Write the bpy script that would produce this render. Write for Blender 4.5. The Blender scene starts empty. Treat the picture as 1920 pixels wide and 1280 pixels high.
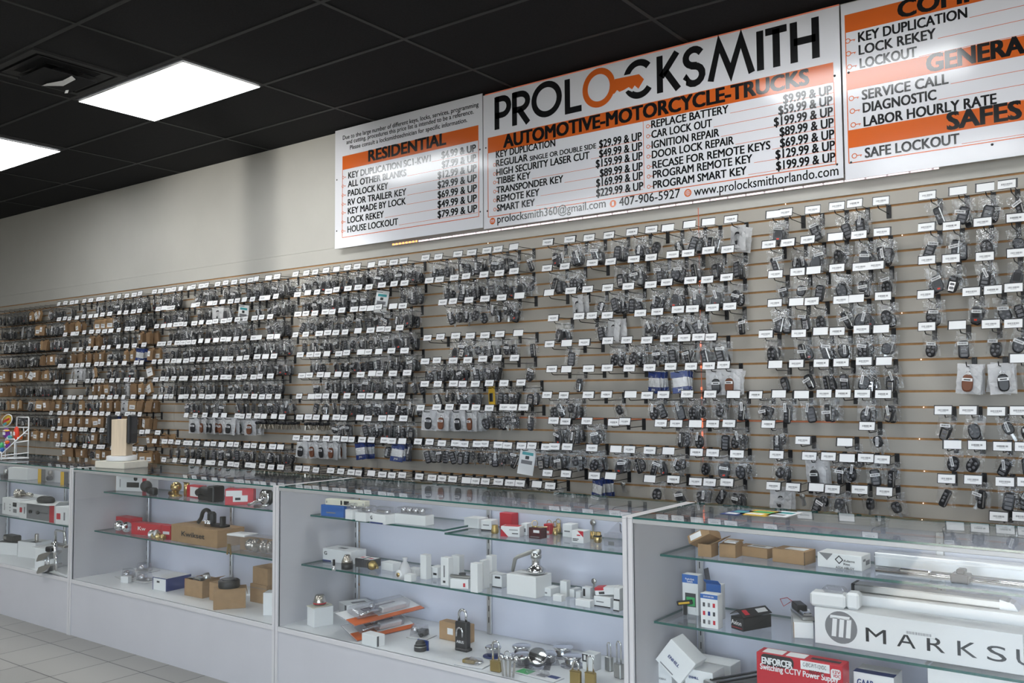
import bpy, bmesh, math, random
from mathutils import Matrix, Vector
scene = bpy.context.scene
col = scene.collection
PI = math.pi
R = math.radians

# ---------------------------------------------------------------- camera
FPX, YAW, PITCH, ROLL = 1703.72, 0.6403, 0.0552, -0.0070
CAM = Vector((0.0, -4.679, 1.397))
_f = Vector((-math.sin(YAW) * math.cos(PITCH), math.cos(YAW) * math.cos(PITCH), math.sin(PITCH)))
_r0 = Vector((math.cos(YAW), math.sin(YAW), 0))
_u0 = _r0.cross(_f)
_r = math.cos(ROLL) * _r0 + math.sin(ROLL) * _u0
_u = -math.sin(ROLL) * _r0 + math.cos(ROLL) * _u0
cam = bpy.data.cameras.new('camera')
cam.sensor_width = 36.0
cam.lens = FPX / 1920 * 36.0
cam.clip_start = 0.05
camo = bpy.data.objects.new('camera', cam)
col.objects.link(camo)
camo.matrix_world = Matrix(((_r.x, _u.x, -_f.x, CAM.x), (_r.y, _u.y, -_f.y, CAM.y), (_r.z, _u.z, -_f.z, CAM.z), (0, 0, 0, 1)))
scene.camera = camo

# ---------------------------------------------------------------- sky, sun, exposure
world = bpy.data.worlds.new('sky'); scene.world = world
world.use_nodes = True
bg = world.node_tree.nodes['Background']
bg.inputs['Color'].default_value = (0.72, 0.85, 1.0, 1)
bg.inputs['Strength'].default_value = 7.8
sun = bpy.data.lights.new('sun', 'SUN'); sun.energy = 42.0; sun.angle = R(0.6); sun.color = (1.0, 0.93, 0.84)
suno = bpy.data.objects.new('sun', sun); col.objects.link(suno)
suno.rotation_euler = Vector((0.10, 0.80, -0.52)).to_track_quat('-Z', 'Y').to_euler()
# sunlight thrown back by a parked car outside, up on to the wall under the ceiling
gl_ = bpy.data.lights.new('car_glint', 'SPOT'); gl_.energy = 4000; gl_.spot_size = R(11); gl_.spot_blend = 0.8; gl_.shadow_soft_size = 0.03; gl_.color = (1.0, 0.98, 0.92)
glo = bpy.data.objects.new('car_glint', gl_); col.objects.link(glo); glo.location = (1.964, -12.6, 0.9)
glo.rotation_euler = (Vector((-6.05, 0, 2.85)) - glo.location).to_track_quat('-Z', 'Y').to_euler()
# daylight entering through the shop front: a portal over its glazing
for px0, px1 in ((-2.2, 7.0),):
    pl = bpy.data.lights.new('shopfront_portal', 'AREA'); pl.shape = 'RECTANGLE'
    pl.size = px1 - px0; pl.size_y = 2.9; pl.cycles.is_portal = True
    po = bpy.data.objects.new('shopfront_portal', pl); col.objects.link(po)
    po.location = ((px0 + px1) / 2, -9.62, 1.5); po.rotation_euler = (R(90), 0, 0)
TROFFER = 14.0
vs = scene.view_settings
vs.view_transform = 'Standard'; vs.look = 'None'; vs.gamma = 1.0; vs.use_curve_mapping = False
vs.exposure = 0.0
cy = scene.cycles
cy.max_bounces = 8; cy.diffuse_bounces = 3; cy.glossy_bounces = 4; cy.transmission_bounces = 6
cy.transparent_max_bounces = 28
cy.use_denoising = True
cy.caustics_reflective = False; cy.caustics_refractive = False
cy.sample_clamp_indirect = 6.0

# ---------------------------------------------------------------- sight lines used for measuring positions
def ray(px, py):
    return (px - 960) / FPX * _r - (py - 640) / FPX * _u + _f
def onY(px, py, y):
    d = ray(px, py); return CAM + d * ((y - CAM.y) / d.y)
def onZ(px, py, z):
    d = ray(px, py); return CAM + d * ((z - CAM.z) / d.z)
def x_at(px, y, z):
    k = (px - 960) / FPX
    n = _r - k * _f                       # n.(p-CAM)=0
    return CAM.x - (n.y * (y - CAM.y) + n.z * (z - CAM.z)) / n.x
def scale_at(p):
    return FPX / (Vector(p) - CAM).dot(_f)      # pixels per metre

# ---------------------------------------------------------------- materials
def mat(name, c, rough=0.5, metal=0.0, spec=0.5, emit=None, es=1.0, coat=0.0):
    m = bpy.data.materials.new(name); m.use_nodes = True
    b = m.node_tree.nodes['Principled BSDF']
    b.inputs['Base Color'].default_value = (*c, 1); b.inputs['Roughness'].default_value = rough
    b.inputs['Metallic'].default_value = metal; b.inputs['Specular IOR Level'].default_value = spec
    b.inputs['Coat Weight'].default_value = coat
    if emit:
        b.inputs['Emission Color'].default_value = (*emit, 1); b.inputs['Emission Strength'].default_value = es
    return m
def noisy(m, scale=60, amt=0.12, bump=0.0, stretch=None):
    nt = m.node_tree; b = nt.nodes['Principled BSDF']; c = b.inputs['Base Color'].default_value[:]
    tc = nt.nodes.new('ShaderNodeTexCoord'); n = nt.nodes.new('ShaderNodeTexNoise'); n.inputs['Scale'].default_value = scale; n.inputs['Detail'].default_value = 4
    mp = nt.nodes.new('ShaderNodeMapping')
    if stretch: mp.inputs['Scale'].default_value = stretch
    nt.links.new(tc.outputs['Object'], mp.inputs[0]); nt.links.new(mp.outputs[0], n.inputs['Vector'])
    r = nt.nodes.new('ShaderNodeMapRange'); r.inputs['From Min'].default_value = 0.3; r.inputs['From Max'].default_value = 0.7
    r.inputs['To Min'].default_value = 1 - amt; r.inputs['To Max'].default_value = 1 + amt
    mx = nt.nodes.new('ShaderNodeVectorMath'); mx.operation = 'SCALE'; mx.inputs[0].default_value = c[:3]
    nt.links.new(n.outputs[0], r.inputs[0]); nt.links.new(r.outputs[0], mx.inputs['Scale']); nt.links.new(mx.outputs[0], b.inputs['Base Color'])
    if bump:
        bp = nt.nodes.new('ShaderNodeBump'); bp.inputs['Strength'].default_value = bump; bp.inputs['Distance'].default_value = 0.003
        nt.links.new(n.outputs[0], bp.inputs['Height']); nt.links.new(bp.outputs[0], b.inputs['Normal'])
    return m
def clear(name, tint=(0.96, 0.985, 0.97), ior=1.5, rough=0.0, haze=0.0, hazecol=(0.8, 0.82, 0.85), gain=1.0, bump=0.0):
    m = bpy.data.materials.new(name); m.use_nodes = True; nt = m.node_tree; nt.nodes.clear()
    N, L = nt.nodes.new, nt.links.new
    out = N('ShaderNodeOutputMaterial'); tr = N('ShaderNodeBsdfTransparent'); tr.inputs[0].default_value = (*tint, 1)
    gl = N('ShaderNodeBsdfGlossy'); gl.inputs['Roughness'].default_value = rough
    geo = N('ShaderNodeNewGeometry'); io = N('ShaderNodeMix'); io.data_type = 'FLOAT'
    io.inputs[2].default_value = ior; io.inputs[3].default_value = 1 / ior
    L(geo.outputs['Backfacing'], io.inputs[0])
    fr = N('ShaderNodeFresnel'); L(io.outputs[0], fr.inputs['IOR'])
    g = N('ShaderNodeMath'); g.operation = 'MULTIPLY'; g.use_clamp = True; g.inputs[1].default_value = gain; L(fr.outputs[0], g.inputs[0])
    base = tr.outputs[0]
    if haze:
        df = N('ShaderNodeBsdfDiffuse'); df.inputs[0].default_value = (*hazecol, 1)
        tl = N('ShaderNodeBsdfTranslucent'); tl.inputs[0].default_value = (*hazecol, 1)
        h = N('ShaderNodeMixShader'); h.inputs[0].default_value = 0.4; L(df.outputs[0], h.inputs[1]); L(tl.outputs[0], h.inputs[2])
        h2 = N('ShaderNodeMixShader'); h2.inputs[0].default_value = haze; L(base, h2.inputs[1]); L(h.outputs[0], h2.inputs[2]); base = h2.outputs[0]
    if bump:
        tc = N('ShaderNodeTexCoord'); n = N('ShaderNodeTexNoise'); n.inputs['Scale'].default_value = 55; n.inputs['Detail'].default_value = 2
        L(tc.outputs['Object'], n.inputs['Vector'])
        bp = N('ShaderNodeBump'); bp.inputs['Strength'].default_value = bump; bp.inputs['Distance'].default_value = 0.01
        L(n.outputs[0], bp.inputs['Height']); L(bp.outputs[0], gl.inputs['Normal']); L(bp.outputs[0], fr.inputs['Normal'])
    mx = N('ShaderNodeMixShader'); L(g.outputs[0], mx.inputs[0]); L(base, mx.inputs[1]); L(gl.outputs[0], mx.inputs[2]); L(mx.outputs[0], out.inputs[0])
    return m

M = {}
M['wall'] = noisy(mat('wall_paint', (0.475, 0.46, 0.42), 0.75), 3, 0.03)
M['slat'] = noisy(mat('slat_laminate', (0.41, 0.38, 0.33), 0.5), 4, 0.03)
M['mdf'] = noisy(mat('raw_board_groove', (0.46, 0.25, 0.105), 0.8), 40, 0.12)
M['ceil'] = noisy(mat('black_ceiling_tile', (0.010, 0.010, 0.011), 0.9, spec=0.25), 120, 0.3)
M['grid'] = mat('black_ceiling_grid', (0.0145, 0.0145, 0.015), 0.6)
M['blackgap'] = mat('vent_black', (0.003, 0.003, 0.003), 0.9)
M['diff'] = mat('troffer_diffuser', (0.9, 0.9, 0.9), 0.6, emit=(0.95, 0.98, 1.0), es=TROFFER)
M['lam'] = noisy(mat('pale_grey_laminate', (0.525, 0.52, 0.545), 0.45), 5, 0.02)
M['lam2'] = mat('white_deck_laminate', (0.80, 0.815, 0.83), 0.4)
M['rail'] = mat('grey_frame_rail', (0.44, 0.44, 0.44), 0.4, 0.3)
M['tan3'] = noisy(mat('dark_kraft_carton', (0.24, 0.145, 0.075), 0.8), 30, 0.1)
M['door'] = mat('bluish_white_door_panel', (0.70, 0.72, 0.83), 0.4)
M['edge'] = mat('pale_edge_trim', (0.60, 0.585, 0.59), 0.4)
M['alu'] = mat('satin_aluminium', (0.62, 0.63, 0.64), 0.38, 0.85)
M['glass'] = clear('showcase_glass', (0.990, 0.996, 0.994))
M['gedge'] = mat('green_glass_edge', (0.012, 0.10, 0.085), 0.15, spec=0.8)
M['chrome'] = mat('polished_chrome', (0.72, 0.72, 0.73), 0.12, 1.0)
M['steel'] = mat('brushed_steel', (0.50, 0.50, 0.49), 0.32, 1.0)
M['nickel'] = mat('satin_nickel', (0.55, 0.51, 0.45), 0.22, 1.0)
M['brass'] = mat('polished_brass', (0.52, 0.385, 0.18), 0.24, 1.0)
M['brassd'] = mat('satin_brass_body', (0.42, 0.31, 0.12), 0.33, 0.9)
M['black'] = mat('black_plastic', (0.018, 0.018, 0.02), 0.35)
M['blackm'] = mat('matte_black_metal', (0.012, 0.012, 0.013), 0.45)
M['wire'] = mat('black_wire', (0.012, 0.012, 0.013), 0.4)
M['cwire'] = mat('galvanised_wire', (0.30, 0.30, 0.30), 0.35, 0.8)
M['button'] = mat('grey_rubber_button', (0.16, 0.16, 0.17), 0.6)
M['dgrey'] = mat('dark_grey_plastic', (0.06, 0.06, 0.065), 0.4)
M['paper'] = mat('white_paper', (0.80, 0.80, 0.80), 0.6)
M['card'] = mat('white_carton', (0.78, 0.79, 0.79), 0.55)
M['ink'] = mat('black_ink', (0.012, 0.012, 0.014), 0.55)
M['inkg'] = mat('grey_ink', (0.20, 0.20, 0.21), 0.6)
M['signw'] = mat('glossy_white_sign', (0.74, 0.74, 0.775), 0.13, spec=0.5)
M['orange'] = mat('orange_print', (0.66, 0.13, 0.022), 0.13)
M['signk'] = mat('black_print', (0.012, 0.012, 0.013), 0.13)
M['tan'] = noisy(mat('brown_corrugated_board', (0.40, 0.25, 0.13), 0.8), 30, 0.07)
M['tan2'] = noisy(mat('kraft_carton', (0.36, 0.225, 0.115), 0.8), 30, 0.08)
M['red'] = mat('red_carton', (0.52, 0.018, 0.035), 0.4)
M['blue'] = mat('blue_carton', (0.03, 0.13, 0.42), 0.45)
M['navy'] = mat('navy_print', (0.012, 0.035, 0.17), 0.4)
M['green'] = mat('green_print', (0.06, 0.42, 0.14), 0.4)
M['yellow'] = mat('yellow_print', (0.75, 0.46, 0.04), 0.45)
M['purple'] = mat('purple_wrapper', (0.18, 0.03, 0.32), 0.35)
M['rouge'] = mat('red_wrapper', (0.75, 0.05, 0.02), 0.35)
M['teal'] = mat('teal_print', (0.06, 0.34, 0.36), 0.4)
M['burgundy'] = mat('dark_red_carton', (0.06, 0.008, 0.012), 0.4)
M['ivory'] = mat('ivory_metal', (0.74, 0.72, 0.60), 0.45)
M['wood'] = noisy(mat('pale_birch_wood', (0.68, 0.55, 0.40), 0.5), 8, 0.09, stretch=(6, 6, 0.6))
M['woodw'] = noisy(mat('whitewashed_wood', (0.72, 0.68, 0.58), 0.5), 6, 0.05, stretch=(1, 6, 6))
M['white'] = mat('white_plastic', (0.80, 0.80, 0.80), 0.35)
M['brown'] = mat('brown_leather', (0.16, 0.055, 0.025), 0.5)
M['poly'] = clear('polythene_bag', (0.985, 0.985, 0.985), 1.5, 0.06, 0.045, (0.88, 0.89, 0.90), 2.2, 0.9)
M['polyw'] = clear('frosted_bag', (0.98, 0.98, 0.98), 1.45, 0.2, 0.72, (0.92, 0.92, 0.93), 1.3, 0.6)
M['shell'] = clear('clear_moulded_plastic', (0.96, 0.96, 0.975), 1.5, 0.06, 0.12, (0.70, 0.71, 0.76), 1.8, 0.3)
M['led'] = mat('led_segment', (0.9, 0.8, 0.85), 0.5, emit=(1.0, 0.74, 0.80), es=1.5)
M['ledr'] = mat('red_led', (0.9, 0.2, 0.1), 0.5, emit=(1.0, 0.22, 0.10), es=1.1)
M['ledd'] = mat('dim_red_led', (0.4, 0.12, 0.07), 0.5, emit=(1.0, 0.28, 0.16), es=0.22)
M['ledo'] = mat('orange_led', (0.9, 0.4, 0.1), 0.5, emit=(1.0, 0.36, 0.10), es=2.2)
M['ledw'] = mat('warm_led_dot', (0.9, 0.8, 0.6), 0.5, emit=(1.0, 0.8, 0.6), es=8.0)
M['asphalt'] = noisy(mat('asphalt', (0.16, 0.16, 0.16), 0.9), 20, 0.2)
def floor_mat():
    m = mat('grey_floor_tile', (0.42, 0.41, 0.39), 0.32); nt = m.node_tree; b = nt.nodes['Principled BSDF']
    tc = nt.nodes.new('ShaderNodeTexCoord'); mp = nt.nodes.new('ShaderNodeMapping'); mp.inputs['Location'].default_value = (5.83, 2.065, 0)
    br = nt.nodes.new('ShaderNodeTexBrick'); br.offset = 0; br.squash = 1
    br.inputs['Scale'].default_value = 1.0; br.inputs['Brick Width'].default_value = 0.308; br.inputs['Row Height'].default_value = 0.305
    br.inputs['Mortar Size'].default_value = 0.0035; br.inputs['Mortar Smooth'].default_value = 0.1
    br.inputs['Color1'].default_value = (0.325, 0.315, 0.29, 1); br.inputs['Color2'].default_value = (0.365, 0.355, 0.325, 1); br.inputs['Mortar'].default_value = (0.07, 0.065, 0.06, 1)
    nt.links.new(tc.outputs['Object'], mp.inputs[0]); nt.links.new(mp.outputs[0], br.inputs['Vector']); nt.links.new(br.outputs['Color'], b.inputs['Base Color'])
    return m
M['floor'] = floor_mat()

# ---------------------------------------------------------------- mesh builder
I4 = Matrix.Identity(4)
def T(x, y, z): return Matrix.Translation((x, y, z))
def RX(a): return Matrix.Rotation(R(a), 4, 'X')
def RY(a): return Matrix.Rotation(R(a), 4, 'Y')
def RZ(a): return Matrix.Rotation(R(a), 4, 'Z')
_txt = {}
def text_shape(s, bold):
    key = (s, bold)
    if key not in _txt:
        c = bpy.data.curves.new('lettering', 'FONT'); c.body = s; c.size = 1.0; c.offset = bold; c.resolution_u = 3
        o = bpy.data.objects.new('lettering', c); me = bpy.data.meshes.new_from_object(o)
        vs_ = [tuple(v.co) for v in me.vertices]; fs = [tuple(p.vertices) for p in me.polygons]
        bpy.data.objects.remove(o); bpy.data.curves.remove(c); bpy.data.meshes.remove(me)
        xs = [v[0] for v in vs_] or [0, 1]
        _txt[key] = (vs_, fs, min(xs), max(xs))
    return _txt[key]
CAPH = {}
def caph(bold):
    if bold not in CAPH:
        CAPH[bold] = max(v[1] for v in text_shape('H', bold)[0])
    return CAPH[bold]

class MB:
    def __init__(s): s.v, s.f, s.m, s.sm, s.mats = [], [], [], [], []
    def mi(s, m):
        if m not in s.mats: s.mats.append(m)
        return s.mats.index(m)
    def add(s, vs_, fs, m, X=None, smooth=False):
        b = len(s.v); k = s.mi(m)
        s.v.extend([tuple(X @ Vector(p)) for p in vs_] if X is not None else [tuple(p) for p in vs_])
        for f in fs: s.f.append([b + i for i in f]); s.m.append(k); s.sm.append(smooth)
        return s
    def box(s, m, x0, y0, z0, x1, y1, z1, ch=0.0, X=None):
        if x0 > x1: x0, x1 = x1, x0
        if y0 > y1: y0, y1 = y1, y0
        if z0 > z1: z0, z1 = z1, z0
        if ch <= 0:
            v = [(x, y, z) for z in (z0, z1) for y in (y0, y1) for x in (x0, x1)]
            return s.add(v, [(0, 2, 3, 1), (4, 5, 7, 6), (0, 1, 5, 4), (2, 6, 7, 3), (0, 4, 6, 2), (1, 3, 7, 5)], m, X)
        ch = min(ch, (x1 - x0) * .49, (y1 - y0) * .49, (z1 - z0) * .49)
        v, idx = [], {}
        for i, (x, sx) in enumerate(((x0, 1), (x1, -1))):
            for j, (y, sy) in enumerate(((y0, 1), (y1, -1))):
                for k, (z, sz) in enumerate(((z0, 1), (z1, -1))):
                    for a in range(3):
                        p = [x + sx * ch, y + sy * ch, z + sz * ch]; p[a] = (x, y, z)[a]
                        idx[i, j, k, a] = len(v); v.append(tuple(p))
        g = lambda i, j, k, a: idx[i, j, k, a]
        fs = []
        for e in (0, 1):
            fs.append([g(e, 0, 0, 0), g(e, 1, 0, 0), g(e, 1, 1, 0), g(e, 0, 1, 0)])
            fs.append([g(0, e, 0, 1), g(1, e, 0, 1), g(1, e, 1, 1), g(0, e, 1, 1)])
            fs.append([g(0, 0, e, 2), g(1, 0, e, 2), g(1, 1, e, 2), g(0, 1, e, 2)])
        for a in (0, 1):
            for b in (0, 1):
                fs.append([g(a, b, 0, 0), g(a, b, 1, 0), g(a, b, 1, 1), g(a, b, 0, 1)])
                fs.append([g(a, 0, b, 0), g(a, 1, b, 0), g(a, 1, b, 2), g(a, 0, b, 2)])
                fs.append([g(0, a, b, 1), g(1, a, b, 1), g(1, a, b, 2), g(0, a, b, 2)])
                for c in (0, 1): fs.append([g(a, b, c, 0), g(a, b, c, 1), g(a, b, c, 2)])
        return s.add(v, fs, m, X)
    def lathe(s, m, prof, X=None, n=20, smooth=True, sx=1.0, sy=1.0):
        v, rings = [], []
        for r, z in prof:
            if r < 1e-6: rings.append([len(v)]); v.append((0, 0, z))
            else:
                rings.append(list(range(len(v), len(v) + n)))
                v += [(sx * r * math.cos(2 * PI * i / n), sy * r * math.sin(2 * PI * i / n), z) for i in range(n)]
        fs = []
        for A, B in zip(rings, rings[1:]):
            if len(A) == 1 and len(B) == 1: continue
            for i in range(n):
                j = (i + 1) % n
                if len(A) == 1: fs.append([A[0], B[j], B[i]])
                elif len(B) == 1: fs.append([A[i], A[j], B[0]])
                else: fs.append([A[i], A[j], B[j], B[i]])
        if len(rings[0]) > 1: fs.append(rings[0][::-1])
        if len(rings[-1]) > 1: fs.append(rings[-1])
        return s.add(v, fs, m, X, smooth)
    def ell(s, m, c, rx, ry, rz, n=16, X=None):
        k = n // 2
        prof = [(math.sin(PI * i / k), -math.cos(PI * i / k)) for i in range(k + 1)]
        prof[0] = (0, -1); prof[-1] = (0, 1)
        Y = T(*c) @ Matrix.Diagonal((rx, ry, rz, 1))
        return s.lathe(m, prof, (X @ Y) if X is not None else Y, n)
    def tube(s, m, pts, r, n=8, X=None, smooth=True, closed=False):
        P = [Vector(p) for p in pts]; k = len(P); v = []; up = None
        for i, p in enumerate(P):
            t = (P[(i + 1) % k] - P[i - 1]) if closed else (P[min(i + 1, k - 1)] - P[max(i - 1, 0)])
            t.normalize()
            if up is None:
                up = Vector((0, 0, 1)) if abs(t.z) < 0.9 else Vector((1, 0, 0))
            a = up - t * up.dot(t); a.normalize(); b = t.cross(a); up = a
            rr = r[i] if isinstance(r, (list, tuple)) else r
            v += [p + a * rr * math.cos(2 * PI * j / n) + b * rr * math.sin(2 * PI * j / n) for j in range(n)]
        fs = []
        for i in range(k if closed else k - 1):
            q = (i + 1) % k
            fs += [[i * n + j, i * n + (j + 1) % n, q * n + (j + 1) % n, q * n + j] for j in range(n)]
        if not closed: fs += [list(range(n))[::-1], list(range((k - 1) * n, k * n))]
        return s.add(v, fs, m, X, smooth)
    def prism(s, m, poly, y0, y1, X=None):                 # polygon in local x,z pushed along y
        n = len(poly)
        v = [(x, y0, z) for x, z in poly] + [(x, y1, z) for x, z in poly]
        fs = [list(range(n)), list(range(n, 2 * n))[::-1]] + [[i, i + n, (i + 1) % n + n, (i + 1) % n] for i in range(n)]
        return s.add(v, fs, m, X)
    def quad(s, m, a, b, c, d, X=None): return s.add([a, b, c, d], [(0, 1, 2, 3)], m, X)
    def text(s, m, t, X, w=None, h=0.05, bold=0.0):        # baseline-left at X's origin, letters in its x,z plane facing -y
        vs_, fs, a, b = text_shape(t, 0.0)
        sy = h / caph(0.0); sx = (w / (b - a)) if w else sy; q = bold * .80 * h / .7
        for k, (dx, dz) in enumerate(((0, 0),) if bold < .006 else ((-q, -q * .5), (q, -q * .5), (-q, q * .5), (q, q * .5))):
            s.add([((p[0] - a) * sx + dx, -.00012 * k, p[1] * sy + dz) for p in vs_], fs, m, X)
        return s
    def stroke(s, m, pts, th, y, closed=False):             # thick line in world x,z at depth y
        n = len(pts); L_, Rr = [], []
        for i in range(n):
            a = pts[i - 1] if (i > 0 or closed) else None; b = pts[(i + 1) % n] if (i < n - 1 or closed) else None
            p = pts[i]
            d1 = (Vector(p) - Vector(a)).normalized() if a else None; d2 = (Vector(b) - Vector(p)).normalized() if b else None
            d1 = d1 or d2; d2 = d2 or d1
            t = (d1 + d2).normalized(); nn = Vector((-t.y, t.x)); k = th / 2 / max(0.35, nn.dot(Vector((-d1.y, d1.x))))
            L_.append((p[0] + nn.x * k, y, p[1] + nn.y * k)); Rr.append((p[0] - nn.x * k, y, p[1] - nn.y * k))
        q = n if closed else n - 1
        return s.add(L_ + Rr, [[i, (i + 1) % n, (i + 1) % n + n, i + n] for i in range(q)], m)
    def mesh(s, name, fix=True):
        me = bpy.data.meshes.new(name); me.from_pydata(s.v, [], s.f)
        for m in s.mats: me.materials.append(m)
        me.polygons.foreach_set('material_index', s.m); me.polygons.foreach_set('use_smooth', s.sm)
        if fix:
            bm = bmesh.new(); bm.from_mesh(me); bmesh.ops.recalc_face_normals(bm, faces=bm.faces); bm.to_mesh(me); bm.free()
        me.update(); return me
    def build(s, name, parent=None, fix=True):
        o = bpy.data.objects.new(name, s.mesh(name, fix)); col.objects.link(o)
        if parent is not None: o.parent = parent
        return o

def tag(o, label=None, cat=None, group=None, kind=None):
    if label: o['label'] = label
    if cat: o['category'] = cat
    if group: o['group'] = group
    if kind: o['kind'] = kind
    return o
def thing(name, label, cat, loc=(0, 0, 0), rz=0.0, group=None):
    o = bpy.data.objects.new(name, None); col.objects.link(o); o.empty_display_size = 0.02
    o.location = loc; o.rotation_euler = (0, 0, rz)
    return tag(o, label, cat, group)
def structure(name, mb, label=None, fix=True):
    return tag(mb.build(name, None, fix), label, None, None, 'structure')
def arc(cx, cz, r, a0, a1, n=12, rz=None):
    rz = rz or r
    return [(cx + r * math.cos(R(a0 + (a1 - a0) * i / n)), cz + rz * math.sin(R(a0 + (a1 - a0) * i / n))) for i in range(n + 1)]
# ================================================================ the room
CH = 3.373; XL, XR, YF = -12.0, 7.0, -9.6
structure('floor', MB().box(M['floor'], XL, YF - 0.15, -0.06, XR, 0.2, 0.0), 'grey square ceramic tile floor with dark grout')
PAVE = structure('ground', MB().box(M['asphalt'], -40, -50, -0.10, 40, YF - 0.16, -0.04), 'asphalt outside the shop front')
# ceiling: black tiles in a black grid, openings left for the lights
LIGHTS = []
for yy in (-1.31, -3.75, -6.19, -8.6):
    for xx in (-7.87, -5.325, -1.60, 1.95) if yy > -2 else (-9.0, -5.325, -1.60, 1.95): LIGHTS.append((xx, yy))
mb = MB()
mb.box(M['ceil'], XL, YF, CH + 0.004, XR, 0.1, CH + 0.05)
structure('ceiling', mb, 'black suspended ceiling of long acoustic tiles')
mb = MB()
GX = [-5.93 + 1.236 * i for i in range(-4, 11)]
GY = [-1.03 + 0.61 * i for i in range(-13, 2)]
for x in GX: mb.box(M['grid'], x - 0.012, YF, CH - 0.001, x + 0.012, 0.0, CH + 0.004)
for y in GY: mb.box(M['grid'], XL, y - 0.012, CH - 0.0012, XR, y + 0.012, CH + 0.0038)
structure('trim_ceiling', mb, 'black metal grid between the ceiling tiles')
LBL = {0: 'bright recessed ceiling light cut by the edge of the photo', 1: 'bright rectangular ceiling light beside the black vent, seen whole'}
for i, (x, y) in enumerate(LIGHTS):
    w, d = 1.205, 0.565
    t = thing('ceiling_light', LBL.get(i, 'recessed white ceiling light above the shop floor, out of view'), 'ceiling light', (x, y, CH - 0.001), 0, None if i in LBL else 'ceiling lights over the shop floor')
    MB().box(M['diff'], -w / 2 + 0.004, -d / 2 + 0.004, -0.006, w / 2 - 0.004, d / 2 - 0.004, 0.0).build('diffuser', t)
    f = MB()
    for a, b, c, e in ((-w / 2, -d / 2, w / 2, -d / 2 + 0.004), (-w / 2, d / 2 - 0.004, w / 2, d / 2), (-w / 2, -d / 2, -w / 2 + 0.004, d / 2), (w / 2 - 0.004, -d / 2, w / 2, d / 2)):
        f.box(M['white'], a, b, -0.007, c, e, 0.001)
    f.build('frame', t)
# black ceiling vent
t = thing('ceiling_vent', 'black square ceiling air vent with loose white tape', 'vent', (-5.50, -1.945, CH), 0)
f = MB()
for a, b, c, e in ((-.29, -.29, .29, -.25), (-.29, .25, .29, .29), (-.29, -.25, -.25, .25), (.25, -.25, .29, .25)): f.box(M['grid'], a, b, -0.012, c, e, 0.003)
f.build('frame', t)
for k in range(3):
    q = 0.23 - 0.065 * k
    g = MB()
    for j in range(4): g.add([(-q, -q, -0.012 - .012 * k), (q, -q, -0.012 - .012 * k), (q - .05, -q + .05, 0.002), (-q + .05, -q + .05, 0.002)], [(0, 1, 2, 3)], M['grid'], RZ(90 * j))
    g.build('louvre', t)
MB().box(M['ceil'], -0.16, -0.16, -0.052, 0.16, 0.16, -0.047).build('centre_plate', t)
g = MB().add([(-.16, -.02, -.056), (-.05, .06, -.058), (.12, .05, -.056), (.17, .0, -.058), (.06, .0, -.064), (-.05, -.04, -.07)], [(0, 1, 2, 3, 4, 5)], M['paper'])
g.add([(-.14, .13, -.02), (-.12, .14, -.02), (-.11, .12, -.075), (-.13, .11, -.075)], [(0, 1, 2, 3)], M['paper']); g.build('tape', t)

# back wall and slat panels (grooves every three inches)
G0, GP = 2.376, 0.0762
def gz(k): return G0 - GP * k
structure('wall_back', MB().box(M['wall'], XL, 0.016, 0.0, XR, 0.15, CH + 0.05), 'plain pale grey wall above the slatted panels')
mb = MB(); mb.box(M['wall'], XL, 0.0, G0 + 0.0055, XR, 0.016, G0 + 0.115); mb.box(M['wall'], XL, 0.003, G0 + 0.117, XR, 0.016, CH)
structure('wall_back_top', mb, 'pale painted wall band under the black ceiling')
SEAMS = [XL, -9.72, -7.22, -4.70, -2.175, 0.30, 2.8, XR]
for a, b in zip(SEAMS, SEAMS[1:]):
    mb = MB()
    mb.box(M['mdf'], a, 0.009, 0.0, b, 0.0158, G0 + 0.0055)
    for k in range(0, 31):
        z1 = gz(k) - 0.0056; z0 = gz(k + 1) + 0.0056
        if z0 < 0.0: z0 = 0.0
        mb.box(M['slat'], a + 0.0015, 0.0, z0, b - 0.0015, 0.0094, z1)
    structure('wall_back_slats', mb, 'grey slatted display board with brown grooves', fix=False)
for x, n in ((XL - 0.15, 'wall_left'), (XR, 'wall_right')):
    structure(n, MB().box(M['wall'], x, YF, 0.0, x + 0.15, 0.15, CH + 0.05))
mb = MB(); mb.box(M['wall'], XL, YF - 0.15, 2.85, XR, YF, CH + 0.05); mb.box(M['wall'], XL, YF - 0.15, 0.0, XR, YF, 0.12); mb.box(M['wall'], XL, YF - 0.15, 0.12, -2.2, YF, 2.85)
structure('wall_front', mb)
for i in range(4):
    x0 = -2.2 + i * 2.3; x1 = x0 + 2.3
    mb = MB()
    for a, b, c, e in ((x0, 0.12, x0 + 0.03, 2.85), (x1 - .03, 0.12, x1, 2.85), (x0 + .03, 0.12, x1 - .03, 0.17), (x0 + .03, 2.80, x1 - .03, 2.85), (x0 + .03, 2.15, x1 - .03, 2.20)):
        mb.box(M['alu'], a, YF - 0.10, b, c, YF - 0.04, e)
    mb.quad(M['glass'], (x0 + .03, YF - 0.07, .17), (x1 - .03, YF - 0.07, .17), (x1 - .03, YF - 0.07, 2.8), (x0 + .03, YF - 0.07, 2.8))
    structure('window_%d' % (i + 1), mb, fix=False)

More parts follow.
